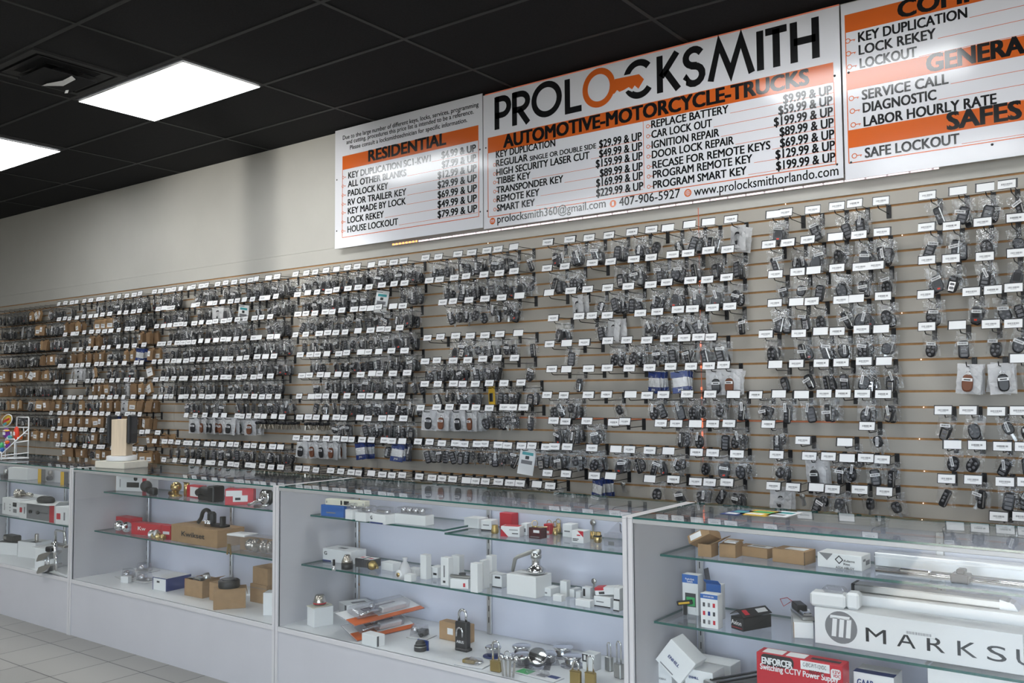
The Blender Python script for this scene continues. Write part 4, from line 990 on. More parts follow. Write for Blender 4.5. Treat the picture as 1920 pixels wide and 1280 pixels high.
o = carton('lock_box', 'tall white box below the chrome pull handle', 'box', (64.7, 1064), (101, 1066), 1027, zD, .15, C_); flap(o, C_, 'left', 6, .03); pb = o
t = thing('grab_bar', 'bent chrome pull handle on the tall white box', 'door handle', (pb.t.location.x + .03, pb.t.location.y + .03, zD + pb.h + .001), R(-6))
MB().box(M['nickel'], -.11, -.02, 0, .10, .02, .014, .003).build('base_plate', t)
MB().tube(M['chrome'], [(-.085, 0, .012), (-.085, 0, .085), (-.078, 0, .092), (.045, 0, .095), (.055, 0, .09), (.095, 0, .012)], .008, 10).build('handle_bar', t)
t, s = at('door_plate', 'pair of grey angled lock plates with chrome bolts on the deck', 'lock plates', 94, 1077, zD, 0)
for k, (z0, dx) in enumerate(((.012, -.05), (.085, -.055))):
    b = MB(); b.prism(M['steel'], [(dx - .06, 0), (dx - .03, .035), (dx + .02, .045), (dx + .115, .055), (dx + .12, .045), (dx + .03, .008), (dx - .05, -.004)], -.03, .04, T(0, 0, z0) @ RY(-6)); b.build('lock_plate', t)
for x in (-.06, -.02, .07): MB().lathe(M['chrome'], [(0, 0), (.006, 0), (.006, .085), (0, .085)], T(x, .0, .03), 10).build('bolt', t)
MB().box(M['blackm'], -.03, -.02, .135, .04, .02, .165, .006).build('latch_case', t)
MB().tube(M['chrome'], [(.06, 0, .10), (.05, 0, .20)], .012, 10).build('spindle', t)

# ---------------------------------------------------------------- second showcase
o = carton('lockset_box', 'white and red box with pictured black lock on the top shelf', 'box', (217, 919.8), (279.5, 922), 890.5, zT, .08, C_)
decal(o, 'front', .80, 0, .92, 1, M['red'], 'red_stripe'); decal(o, 'left', 0, 0, 1, 1, M['tan'], 'board_edge'); decal(o, 'front', .12, .25, .14, .75, M['inkg'])
b = MB(); b.box(M['blackm'], -.045, 0, 0, .045, .002, .03, 0, face(o, 'front', .52, .25) @ T(0, -.002, 0)); b.lathe(M['blackm'], [(0, 0), (.013, 0), (.013, .003), (0, .003)], face(o, 'front', .6, .8) @ RX(90), 16); b.build('pictured_lock', o.t)
t, s = at('lever_lockset', 'matte black door lever with ball rose at the shelf front', 'door lever', 276, 927, zT, -8)
b = MB(); b.ell(M['blackm'], (-.062, .02, .042), .034, .034, .034, 18); b.build('knob', t); b = MB(); b.tube(M['blackm'], [(-.045, .02, .03), (-.01, .015, .016), (.03, .01, .014), (.06, .005, .02)], [.017, .014, .013, .017], 12); b.build('lever', t)
MB().box(M['blackm'], .045, -.012, 0, .10, .022, .045, .008).build('rose', t)
t, s = at('knob_lockset', 'shiny brass door knob with keyed face, upper shelf', 'door knob', 330, 930, zT, 0)
b = MB(); b.ell(M['brass'], (.0, .0, .052), .032, .032, .030, 18); b.lathe(M['brass'], [(0, 0), (.036, 0), (.036, .006), (.018, .012), (.015, .03), (0, .03)]); b.build('knob', t)
MB().tube(M['brass'], [(-.055, -.005, .014), (-.02, 0, .016), (.0, 0, .012)], [.012, .009, .008], 10).build('latch', t); b = MB(); b.lathe(M['brass'], [(0, 0), (.022, 0), (.022, .012), (0, .014)], T(.05, .03, .095) @ RX(60)); b.lathe(M['brass'], [(0, 0), (.016, 0), (.016, .09), (0, .09)], T(.05, .035, 0)); b.build('deadbolt', t)
o = carton('lockset_box', 'red and white box behind the big black lever lock', 'box', (350, 931), (372, 934), 909, zT, .05, M['red']); decal(o, 'front', .3, .1, 1, .9, M['paper'])
t, s = at('lever_lockset', 'large black lever lock lying along the upper shelf', 'door lever', 390, 938, zT, -6)
b = MB(); b.tube(M['blackm'], [(-.11, 0, .035), (-.05, 0, .05), (.0, 0, .045), (.08, 0, .04)], [.02, .026, .03, .032], 12); b.build('lever', t); MB().box(M['blackm'], .05, -.035, 0, .115, .035, .085, .006).build('lock_case', t)
MB().box(M['blackm'], -.07, -.025, 0, .05, .03, .03, .006).build('lock_plate', t)
MB().tube(M['chrome'], [(-.0, .03, .05), (.01, .035, .10)], .006, 8).build('spindle', t)
o = carton('lockset_box', 'red lockset carton with two white stickers on the upper shelf', 'box', (421.6, 947), (475, 946), 917, zT, .075, M['red'])
decal(o, 'front', .03, .55, .6, .9, M['paper'], 'sticker'); decal(o, 'front', .28, .2, .80, .60, M['paper'], 'sticker', .0006); decal(o, 'front', .36, .3, .55, .46, M['ink'], 'barcode', .001); decal(o, 'top', .3, .3, .75, .8, M['inkg'])
t, s = at('lever_lockset', 'chrome lever with round black rose beside the divider', 'door lever', 491, 951, zT, 8)
b = MB(); b.lathe(M['black'], [(0, 0), (.045, 0), (.045, .014), (.03, .02), (0, .02)], T(.02, .02, .052) @ RX(90), 24); b.build('rose', t)
b = MB(); b.lathe(M['chrome'], [(.034, 0), (.030, .006), (.02, .007), (0, .007)], T(.02, -.001, .052) @ RX(90), 22); b.tube(M['chrome'], [(.02, -.004, .052), (.0, -.02, .035), (-.05, -.022, .018), (-.07, -.022, .012)], [.012, .009, .008, .009], 10); b.build('lever', t); MB().tube(M['chrome'], [(-.02, -.03, .008), (.05, -.034, .012), (.075, -.036, .02)], .008, 10).build('thumb_turn', t)
# middle shelf
o = carton('lockset_box', 'red lockset box with a chrome knob in front of it', 'box', (217, 988.8), (246, 994), 967.6, zM, .07, M['red'])
t, s = at('knob_lockset', 'round chrome door knob at the shelf corner', 'door knob', 226, 997, zM, 0); b = MB(); b.ell(M['chrome'], (-.02, 0, .036), .031, .031, .031, 18); b.build('knob', t); b = MB(); b.lathe(M['chrome'], [(0, 0), (.03, 0), (.03, .008), (.014, .014), (.014, .06), (0, .06)], T(.07, 0, .034) @ RY(-90)); b.build('rose', t)
o = carton('lockset_box', 'red lockset box lettered Kw in white, middle shelf', 'box', (246, 1001), (301, 1007), 979, zM, .06, M['red']); ftext(o, 'front', 'Kw', .24, .42, .26, .30, M['paper'], .04)
t, s = at('knob_lockset', 'small steel knob between the Kw box and red box', 'door knob', 288, 1012, zM, 0); b = MB(); knob(b, M['steel'], T(-.02, 0, .028) @ RY(80), .022, .06); b.build('knob', t)
t, s = at('knob_lockset', 'pair of brass knobs on a shaft at the shelf front', 'door knob', 297, 1013.5, zM, 0)
for sgn in (-1, 1):
    b = MB(); knob(b, M['brass'], T(0, 0, .022) @ RY(90 * sgn), .018, .055); b.build('knob', t)
o = carton('lockset_box', 'short red box against the big brown carton', 'box', (302, 1011), (319, 1012.5), 985, zM, .06, M['red']); decal(o, 'front', .2, .4, .9, .6, M['paper'])
o = carton('lockset_carton', 'big brown cardboard box lettered Kwikset on the middle shelf', 'carton', (320.7, 1013.5), (407, 1027.9), 982, zM, .17, M['tan2']); ftext(o, 'front', 'Kwikset', .24, .40, .50, .28, M['ink'], .035); seam(o, 'top'); kc = o
t = thing('arched_lockset', 'black arched door handle set on the big brown carton', 'door handle', (kc.t.location.x + .02, kc.t.location.y + .01, zM + kc.h + .001), kc.t.rotation_euler.z)
MB().tube(M['blackm'], [(-.12, 0, .008), (-.095, 0, .03)] + [(-.045 + p[0], 0, p[1]) for p in arc(0, .035, .045, 170, 10, 10)] + [(.01, 0, .01)], .011, 10).build('handle_grip', t)
MB().box(M['blackm'], -.02, -.02, 0, .03, .02, .075, .012).build('latch_case', t); MB().lathe(M['blackm'], [(0, 0), (.026, 0), (.026, .012), (.016, .016), (.016, .055), (0, .055)], T(.105, 0, 0)).build('cylinder', t)
b = MB()
for x in (0.045, .065, .08): b.lathe(M['chrome'], [(0, 0), (.007, 0), (.007, .035), (0, .035)], T(x - .03, -.045, .0), 10)
b.build('bolt', t); MB().box(M['blackm'], .02, -.03, 0, .13, .03, .012, .003).build('base_plate', t)
o = carton('knobset_pack', 'clear pack holding a satin nickel knob set with keys', 'lock pack', (424.8, 1035), (509, 1046), 1000.8, zM, .09, M['shell'])
MB().box(M['tan'], -o.w / 2 + .003, o.d / 2 - .006, .002, o.w / 2 - .003, o.d / 2 - .003, o.h - .004).build('backing_card', o.t)
for sgn, x in ((-1, .02), (1, .075)):
    b = MB(); knob(b, M['nickel'], T(x, -.01, o.h * .48) @ RY(90 * sgn), .030, .062); b.build('knob', o.t)
MB().lathe(M['nickel'], [(0, 0), (.012, 0), (.012, .06), (0, .06)], T(.018, -.01, o.h * .48) @ RY(90)).build('spindle', o.t); MB().box(M['paper'], -o.w / 2 + .002, -o.d / 2 - .001, o.h - .006, -.03, o.d / 2, o.h + .002).build('header_card', o.t)
for k in range(2): MB().box(M['brass'], -.006, -.001, -.055, .006, .001, 0, 0, T(-o.w / 2 + .02 + k * .006, -o.d / 2 - .004, o.h * .48) @ RY(12 - 24 * k)).build('key', o.t)
# deck
for k, (px, py, rz, lab) in enumerate(((262, 1090, 4, 'clear blister pack with chrome lock nearest the glass'), (232, 1084, -12, 'clear blister pack under the others at the pile end'), (262, 1072, 8, 'clear blister pack at the back of the pile'))):
    t, s = at('lock_pack', lab, 'lock pack', px, py, zD, rz); t.location.y += .03; t.location.z += (.0, .0, .001)[k]
    clam(t, .15, .10, M['paper'], .05); b = MB(); b.lathe(M['chrome'], [(0, 0), (.028, 0), (.028, .02), (.018, .03), (0, .034)], T(-.02, 0, .006)); b.build('lock', t); MB().box(M['steel'], .02, -.015, .004, .055, .015, .02, .004).build('latch', t)
for px, py, n in ((237, 1091, 'tiny white box under the blister pile corner'),):
    o = carton('lock_box', n, 'box', (226, 1092), (240, 1093), 1080, zD, .03, C_)
o = carton('lock_box', 'white box with dark blue sides and top stripe, showcase deck', 'box', (279, 1107), (319, 1107), 1083, zD, .16, C_, yaw=4)
decal(o, 'right', 0, 0, 1, 1, M['navy'], 'dark_side'); decal(o, 'front', 0, 0, .04, 1, M['navy']); decal(o, 'front', .96, 0, 1, 1, M['navy']); decal(o, 'front', .3, .6, .5, .75, M['ink']); decal(o, 'front', .0, .94, 1, 1, M['navy'])
o = carton('lock_box', 'open tan box with red side and loose metal parts', 'box', (334.5, 1120), (390, 1117.6), 1088, zD, .11, M['tan2'], shell=True, yaw=2); decal(o, 'left', 0, 0, 1, 1, M['red'], 'red_side')
MB().box(M['steel'], -.05, -.03, .01, .02, .02, o.h + .005, .005).build('lock_part', o.t); MB().lathe(M['steel'], [(0, 0), (.018, 0), (.018, .05), (0, .05)], T(.04, .01, o.h - .02) @ RX(20)).build('cylinder', o.t); MB().box(M['chrome'], -.07, -.04, o.h - .01, -.03, .0, o.h + .006, .003).build('strike', o.t); flap(o, M['tan2'], 'right', 20, .05)
o = carton('cardboard_box', 'front brown cardboard box with a black knob on its lid', 'box', (399.6, 1143.7), (460.7, 1139.4), 1105.7, zD, .085, M['tan2']); kb = o; flap(o, M['tan'], 'right', -78, .03)
t = thing('knob_lockset', 'round matte black knob lying on the front cardboard box', 'door knob', (kb.t.location.x + .0, kb.t.location.y - .005, zD + kb.h + .001)); MB().lathe(M['blackm'], [(0, 0), (.05, 0), (.053, .008), (.053, .034), (.046, .040), (.034, .036), (0, .036)], None, 28).build('knob', t); MB().lathe(M['dgrey'], [(.034, .0362), (.034, .042), (.03, .044), (0, .044)], None, 24).build('face', t)
o = carton('cardboard_box', 'brown cardboard box half hidden behind the black knob box', 'box', (386, 1126), (420, 1127), 1092, zD, .06, M['tan'], yaw=0)
o = carton('cardboard_box', 'lower brown box of the stack at the divider', 'box', (462, 1129.6), (506, 1131), 1095, zD, .12, M['tan2'], yaw=2); lo = o; seam(o, 'front', .8)
t = thing('cardboard_box', 'upper brown box of the stack at the divider', 'box', (lo.t.location.x + .012, lo.t.location.y, zD + lo.h + .001), R(-3)); MB().box(M['tan2'], -lo.w / 2, -.055, 0, lo.w / 2, .055, .085, .001).build('carton', t); MB().box(M['tan'], -lo.w / 2, -.004, .085, lo.w / 2, .004, .0856).build('tape_seam', t)
o = carton('lock_box', 'white box standing against the divider, front of the brown stack', 'box', (493, 1153.5), (513.5, 1154), 1111, zD, .07, C_)

# ---------------------------------------------------------------- wide showcase, top shelf
o = carton('lock_box', 'blue box with an ivory lock case on top', 'box', (601.6, 966.9), (644, 970.6), 945.6, zT, .08, M['blue']); decal(o, 'left', 0, 0, 1, 1, M['lam'], 'pale_side'); decal(o, 'front', .25, .3, .65, .4, M['inkg']); bb = o
t = thing('lock_case', 'long ivory metal lock case lying on the blue box', 'lock', (bb.t.location.x + .075, bb.t.location.y - .01, zT + bb.h + .001), R(7)); MB().box(M['ivory'], -.12, -.018, 0, .12, .018, .028, .002).build('case', t); MB().box(M['blackm'], -.005, -.0195, .005, .025, -.0175, .023).build('keyhole_slot', t); MB().box(M['blackm'], -.025, -.0195, .004, -.017, -.0175, .024).build('slot', t)
for x in (-.11, .06, .11): MB().lathe(M['steel'], [(0, 0), (.004, 0), (.004, .0015), (0, .0015)], T(x, -.018, .014) @ RX(90), 10).build('screw', t)
for i, (pl, pr, tp, lab) in enumerate((((646, 973), (661, 974), 955, 'small white box next to the blue box'), ((665, 976), (686, 978.4), 960, 'white box with clear pack on it, second from the blue box'), ((689, 980.6), (726, 983), 963, 'white box with a blue stripe and a black letter G mark, top shelf'), ((731, 983.5), (806, 983.5), 965, 'long white box holding silver parts, top shelf'))):
    o = carton('lock_box', lab, 'box', pl, pr, tp, zT, (.07, .08, .075, .06)[i], C_, yaw=(0, -3, -3, 2)[i])
    if i == 2: ftext(o, 'front', 'G', .08, .42, .12, .36, M['ink'], .04); decal(o, 'front', .04, 0, .85, .16, M['navy'], 'blue_stripe')
    m2 = o; w = o.w
    t = thing('lock_pack', ('loose clear pack on the small white box', 'clear pack with silver latch, second along the white boxes', 'clear pack with silver latch on the letter G box', 'clear tray of chrome cylinders on the long white box')[i], 'lock pack', (o.t.location.x, o.t.location.y, zT + o.h + .001), o.t.rotation_euler.z)
    MB().box(M['shell'], -w * .46, -.03, 0, w * .46, .03, .028, .004).build('clear_tray', t)
    if i == 3:
        for q in range(4): MB().lathe(M['chrome'], [(0, 0), (.014, 0), (.014, .018), (.009, .024), (0, .024)], T(-w * .34 + q * w * .2, 0, .003)).build('cylinder', t)
    else: MB().box(M['chrome'], -w * .36, -.012, .003, w * .36, .012, .016, .003).build('latch', t)
zT = SH_T - .012
o = carton('lock_box', 'plain white box alone in the middle of the top shelf', 'box', (866, 989.7), (901, 989.7), 971.3, zT, .07, C_, yaw=0); flap(o, C_, 'front', 8, .03)
o = carton('lock_box', 'white box with black base strip beside the red boxes', 'box', (902, 994), (921, 995.5), 975, zT, .06, C_); decal(o, 'front', 0, 0, 1, .12, M['ink'], 'base_strip'); decal(o, 'front', .2, .5, .8, .6, M['inkg'])
o = carton('lock_box', 'plain red box standing tall at the back of the group', 'box', (936, 990), (960, 992), 961, zT, .05, M['red'], yaw=0)
t, s = at('lock_cylinder', 'small brass cylinder left of the red and white box', 'lock cylinder', 928, 1000, zT); cyl_lock(t, M['brassd'], 7 / s, 16 / s)
o = carton('lock_box', 'white box with red corner in front of the tall red box', 'box', (939, 1005.4), (974.4, 1007.5), 986, zT, .05, C_)
b = MB().add([(0, 0, 0), (.4 * o.w, 0, 0), (.05 * o.w, 0, .7 * o.h), (0, 0, .7 * o.h)], [(0, 1, 2, 3)], M['red'], face(o, 'front', 0, 0)); b.build('red_corner', o.t); decal(o, 'top', .1, .1, .9, .9, M['red'], 'red_top'); decal(o, 'front', .6, .3, .92, .38, M['ink']); decal(o, 'front', .45, .65, .9, .72, M['inkg'])
o = carton('lock_box', 'small white box between the red group and the dark red box', 'box', (977, 1003), (988, 1004), 981, zT, .04, C_); decal(o, 'front', .1, .3, .8, .6, M['inkg'])
o = carton('lock_box', 'dark red box with a silver key on top', 'box', (989, 1009.3), (1016, 1010), 989, zT, .045, M['burgundy'], yaw=0); decal(o, 'front', .4, .55, .9, .8, M['paper'], 'logo_patch'); decal(o, 'front', .15, .12, .9, .2, M['inkg']); dr = o
t = thing('key', 'brass key lying on the dark red box', 'key', (dr.t.location.x, dr.t.location.y, zT + dr.h + .001), R(30)); MB().lathe(M['brass'], [(0, 0), (.013, 0), (.013, .002), (0, .002)], T(-.012, 0, 0)).build('key_bow', t); MB().box(M['brass'], 0, -.004, 0, .04, .004, .002).build('key_blade', t); MB().tube(M['brass'], [(p[0] - .012, p[1] * .2, p[1] + .014) for p in arc(0, 0, .012, 0, 340, 14)], .0015, 6, closed=True).build('key_ring', t)
o = carton('lock_box', 'red and white box behind the dark red box', 'box', (1019, 1001), (1031, 1002), 982, zT, .035, M['red'], yaw=0); decal(o, 'front', .1, .1, .9, .35, M['paper'])
for i, (px, py) in enumerate(((1030, 1000), (1041, 1003), (1047, 998))):
    t, s = at('lock_cylinder', ('brass lock cylinder nearest the red and white box', 'middle brass lock cylinder of the loose trio', 'brass lock cylinder nearest the tall white box')[i], 'lock cylinder', px, py, zT, 0); cyl_lock(t, M['brass'], 5.2 / s, (18, 14, 17)[i] / s)
    MB().tube(M['brass'], [(p[0], 0, p[1] + 20 / s) for p in arc(0, 0, 5 / s, 0, 340, 12)], .0016, 6, closed=True).build('key_ring', t)
o = carton('lock_box', 'white box with faint print behind the red cornered box', 'box', (1054, 1006), (1073, 1007.5), 982, zT, .05, C_, yaw=0); decal(o, 'front', .2, .4, .8, .5, M['inkg'])
o = carton('lock_box', 'white box with a red upper corner and black lettering near the divider', 'box', (1070, 1018), (1096, 1018), 995, zT, .05, C_, yaw=0)
MB().add([(.5 * o.w, 0, o.h), (o.w, 0, .5 * o.h), (o.w, 0, o.h)], [(0, 1, 2)], M['red'], face(o, 'front', 0, 0)).build('red_corner', o.t); decal(o, 'front', .1, .18, .5, .24, M['ink']); decal(o, 'front', .1, .3, .6, .36, M['ink']); decal(o, 'front', .45, .6, .75, .7, M['red'])
for i, (px, py, w, h, lab) in enumerate(((1103, 1011, 5.5, 17, 'brass cylinder beside the red cornered white box'), (1111, 1010, 5, 14, 'small brass cylinder between two others'), (1121, 1017, 7.5, 20, 'stubby brass cylinder with black band'))):
    t, s = at('lock_cylinder', lab, 'lock cylinder', px, py, zT); cyl_lock(t, M['brass'], w / s, h / s)
    if i == 2: MB().lathe(M['blackm'], [(w / s * 1.02, 0), (w / s * 1.02, .006)], T(0, 0, h / s * .56), 20).build('black_band', t)
t, s = at('key', 'upright silver key behind the brass cylinders', 'key', 1112, 1005, zT); MB().lathe(M['steel'], [(0, -.001), (.013, -.001), (.013, .001), (0, .001)], T(0, 0, .055) @ RX(90)).build('key_bow', t); MB().box(M['steel'], -.004, -.001, 0, .004, .001, .045).build('key_blade', t)
o = carton('clear_case', 'clear plastic hanging case at the divider end of the top shelf', 'case', (1132.5, 1023), (1160, 1026), 1000, zT, .05, M['shell'])
MB().prism(M['shell'], [(-o.w / 2, o.h), (o.w / 2, o.h), (o.w / 2, o.h + .035), (o.w * .25, o.h + .045)], 0, .001).build('hang_tab', o.t); MB().tube(M['blackm'], [(o.w * .42, -.002, o.h + .04), (o.w * .42, -.002, o.h + .012), (o.w * .5, -.002, o.h + .006)], .0016, 6).build('hook', o.t)
decal(o, 'front', .3, .1, .7, .4, M['inkg'], 'faint_label')
zT = SH_T
# middle shelf
o = carton('lock_box', 'cube shaped white box with letter G and blue strip, middle shelf', 'box', (605.3, 1051), (658, 1059), 1027, zM, .10, C_); ftext(o, 'front', 'G', .06, .52, .10, .26, M['ink'], .04); decal(o, 'front', .0, 0, .3, .12, M['navy'], 'blue_stripe'); decal(o, 'top', .35, .35, .6, .6, M['inkg'])
t, s = at('lock_cylinder', 'tiny chrome cylinder at the shelf corner by the G box', 'lock cylinder', 626, 1069, zM); cyl_lock(t, M['chrome'], 4 / s, 9 / s); MB().box(M['blackm'], -.004, -.004, 9 / s, .004, .004, 20 / s).build('tailpiece', t)
t, s = at('lock_cylinder', 'chrome capped black lock cylinder before the G box', 'lock cylinder', 651, 1066, zM); r = 11 / s
MB().lathe(M['black'], [(0, 0), (r, 0), (r, 11 / s), (0, 11 / s)]).build('black_base', t); MB().lathe(M['nickel'], [(r * .95, 11 / s), (r * .9, 16 / s), (r * .55, 24 / s), (r * .45, 26 / s), (0, 26 / s)]).build('cap', t)
for i, (pl, pr, tp, lab) in enumerate((((666, 1062), (679, 1064), 1046, 'dark lidded little box, outer one of the pair'), ((681, 1063), (694, 1066), 1048, 'dark lidded little box, inner one of the pair'))):
    o = carton('lock_box', lab, 'box', pl, pr, tp, zM, .07, M['dgrey'], yaw=6); decal(o, 'top', .1, .1, .9, .9, M['paper'], 'label'); decal(o, 'top', .3, .3, .7, .6, M['red'], 'red_mark', .0005)
t, s = at('lock_cylinder', 'brass cylinder with dark knurled ring, lying flat', 'lock cylinder', 697, 1068, zM, -15); MB().lathe(M['brassd'], [(0, -.012), (.021, -.012), (.021, .010), (.014, .012), (.014, .03), (0, .03)], T(0, 0, .0215) @ RY(90)).build('cylinder_body', t); MB().lathe(M['blackm'], [(.0225, -.006), (.0225, .004)], T(0, 0, .0215) @ RY(90)).build('knurled_ring', t); MB().box(M['brass'], .03, -.006, .012, .055, .006, .024, .002).build('tailpiece', t)
o = carton('lock_box', 'white box beside the lying brass cylinder', 'box', (712, 1068), (739, 1071), 1053, zM, .05, C_, yaw=-6)
t, s = at('lock_cylinder', 'round white faced cylinder in a twist of clear film', 'lock cylinder', 750, 1085, zM, 0); MB().lathe(M['white'], [(0, 0), (.019, 0), (.019, .02), (0, .02)], T(0, .01, .0195) @ RX(90)).build('face_ring', t); MB().lathe(M['brass'], [(0, 0), (.009, 0), (.009, .004), (0, .005)], T(0, -.01, .0195) @ RX(90)).build('core', t); MB().lathe(M['polyw'], [(.028, 0), (.03, .03), (.018, .06), (.008, .075), (.012, .09)], T(.01, .02, 0), 12).build('film', t)
WB = [((757, 1089), (771, 1091), 1076, .035, 'small white block at the shelf front by the ringed cylinder'), ((762, 1080), (780, 1081), 1065, .04, 'white block behind the small white block'), ((786, 1085.6), (800.6, 1086), 1040, .035, 'tall plain white box, first of the standing row'), ((803, 1083), (822, 1084), 1063, .06, 'squat white box with dark print between standing boxes'),
 ((825, 1098.7), (842, 1097), 1046, .035, 'tall white box with a printed strip up its front'), ((845, 1078), (863, 1079), 1041, .035, 'tall white box set back behind the lying box'), ((880, 1110.3), (897, 1110.9), 1056, .035, 'tall white box at the shelf front, nearest the glass'), ((899, 1104), (907.5, 1105), 1050, .04, 'narrow white box tucked behind the front tall box'), ((910, 1094), (924, 1094), 1042, .035, 'tall white box near the black banded box')]
for i, (pl, pr, tp, d, lab) in enumerate(WB):
    o = carton('lock_box', lab, 'box', pl, pr, tp, zM, d, C_, yaw=(0, 0, 0, 2, 3, 0, 0, 0, 0)[i])
    if i == 3: decal(o, 'front', .5, .3, .9, .5, M['ink'])
    if i == 4: decal(o, 'front', .3, .1, .62, .18, M['ink']); decal(o, 'front', .38, .3, .55, .72, M['inkg'])
o = carton('lock_box', 'lying white box with red mark and a silver bolt on it', 'box', (844, 1102.5), (878, 1104.3), 1085, zM, .05, C_); decal(o, 'front', .72, .2, .84, .6, M['red'], 'red_mark'); lb = o
t = thing('latch_bolt', 'small steel latch lying on the white box with red mark', 'latch', (lb.t.location.x, lb.t.location.y, zM + lb.h + .001), R(12)); MB().box(M['steel'], -.05, -.008, 0, .045, .008, .012, .003).build('bolt', t); MB().lathe(M['dgrey'], [(0, 0), (.015, 0), (.015, .018), (0, .02)], T(.0, .012, 0)).build('cam', t)
o = carton('lock_box', 'white box with a black band and dark base, lid ajar', 'box', (921, 1101), (942.4, 1102), 1077, zM, .05, C_, yaw=0); decal(o, 'front', .3, .72, .85, .88, M['ink'], 'black_band'); decal(o, 'front', 0, 0, 1, .08, M['ink']); flap(o, C_, 'left', 3, .02)
o = carton('lock_box', 'large white box under the chrome lever, middle shelf', 'box', (944.7, 1116), (1010, 1119.8), 1077, zM, .11, C_, yaw=0); big = o
t = thing('lever_lockset', 'polished chrome lever handle on the large white box', 'door lever', (big.t.location.x + .035, big.t.location.y, zM + big.h + .001), 0)
MB().lathe(M['chrome'], [(0, 0), (.030, 0), (.040, .010), (.040, .018), (.024, .030), (.018, .036), (.017, .058), (.021, .061), (.021, .082), (0, .083)], None, 26).build('knob_base', t); MB().lathe(M['steel'], [(.0215, .064), (.0215, .076)], None, 22).build('collar', t)
MB().tube(M['steel'], [(.020, 0, .090), (-.02, -.004, .086), (-.085, -.010, .060), (-.096, -.012, .050), (-.108, -.012, .002)], [.010, .009, .008, .008, .007], 12).build('lever', t)
SB = [((1018, 1118.3), (1034, 1117), 1103, .06, 'white box end-on next to the large white box', -4), ((1049, 1118), (1063.5, 1119), 1089, .03, 'short upright white box beside the lever box', 0), ((1035, 1128), (1054, 1127), 1116, .03, 'flat white block at the shelf front', 0), ((1067, 1119), (1077, 1120), 1104, .05, 'white box behind the flat block', 0), ((1078.5, 1122), (1089, 1122.5), 1109, .03, 'tiny white box between two labelled boxes', 0), ((1090.5, 1121), (1107.5, 1122.8), 1100, .03, 'upright white box with black printed panel', 0), ((1076, 1137.6), (1109, 1137.6), 1125, .03, 'low white box lying along the shelf front', 0)]
for i, (pl, pr, tp, d, lab, ya) in enumerate(SB):
    o = carton('lock_box', lab, 'box', pl, pr, tp, zM, d, C_, yaw=ya)
    if i == 5: decal(o, 'front', .15, .2, .4, .85, M['ink'])
    if i == 0: decal(o, 'front', .2, .3, .5, .5, M['inkg'])
t, s = at('key', 'grey key standing between the small white boxes', 'key', 1114, 1121, zM); MB().lathe(M['steel'], [(0, -.0012), (.011, -.0012), (.011, .0012), (0, .0012)], T(0, 0, .065) @ RX(90)).build('key_bow', t); MB().box(M['steel'], -.0035, -.001, 0, .0035, .001, .056).build('key_blade', t)
o = carton('lock_box', 'white box with black base under a red tilted box', 'box', (1111, 1137.6), (1147, 1139), 1118, zM, .06, C_, yaw=0); decal(o, 'front', 0, 0, 1, .12, M['ink'], 'base_strip'); decal(o, 'front', .15, .45, .6, .55, M['inkg']); pbx = o
t = thing('lock_box', 'red edged white box leaning on the black based box', 'box', (pbx.t.location.x + .008, pbx.t.location.y + .005, zM + pbx.h + .006), R(12)); MB().box(C_, -.045, -.022, 0, .045, .022, .028, .001, RY(-7)).build('carton', t); MB().box(M['red'], -.045, -.0228, .018, -.01, .0224, .0288, 0, RY(-7)).build('red_end', t); MB().box(M['ink'], -.03, -.0226, .004, -.008, -.022, .013, 0, RY(-7)).build('printed_panel', t)
o = carton('lock_box', 'lower box of the pair against the right divider', 'box', (1149.5, 1145), (1161, 1146.5), 1126, zM, .06, C_, yaw=0); decal(o, 'front', 0, 0, 1, .12, M['ink'], 'base_strip'); q = o
t = thing('lock_box', 'upper box of the pair against the right divider', 'box', (q.t.location.x + .002, q.t.location.y + .0, zM + q.h + .001)); MB().box(C_, -q.w / 2, -.028, 0, q.w / 2, .028, .045, .001).build('carton', t); MB().box(M['ink'], -q.w / 2, -.0285, 0, q.w / 2, -.028, .006).build('base_strip', t)
# deck
o = carton('lock_box', 'white box with a nickel cylinder on its loose lid', 'box', (589, 1177), (625, 1170.6), 1141, zD, .075, C_); q = o
MB().box(M['ivory'], -q.w / 2, -q.d / 2, q.h + .002, q.w / 2, q.d / 2, q.h + .004, 0, RY(-3)).build('loose_lid', q.t)
t = thing('lock_cylinder', 'nickel lock cylinder standing on the loose lidded box', 'lock cylinder', (q.t.location.x - .004, q.t.location.y, zD + q.h + .009), 0); MB().lathe(M['nickel'], [(0, 0), (.030, 0), (.030, .012), (.022, .038), (.019, .042), (0, .042)]).build('cylinder_body', t); MB().lathe(M['red'], [(.0305, .002), (.0305, .007)]).build('red_band', t)
o = carton('lock_box', 'pale box with black edge lines behind the orange blister packs', 'box', (648, 1158), (700, 1151), 1135, zD, .10, C_); decal(o, 'left', .9, 0, 1, 1, M['ink']); decal(o, 'front', 0, 0, .03, 1, M['inkg']); decal(o, 'top', .3, .2, .8, .5, M['inkg'])
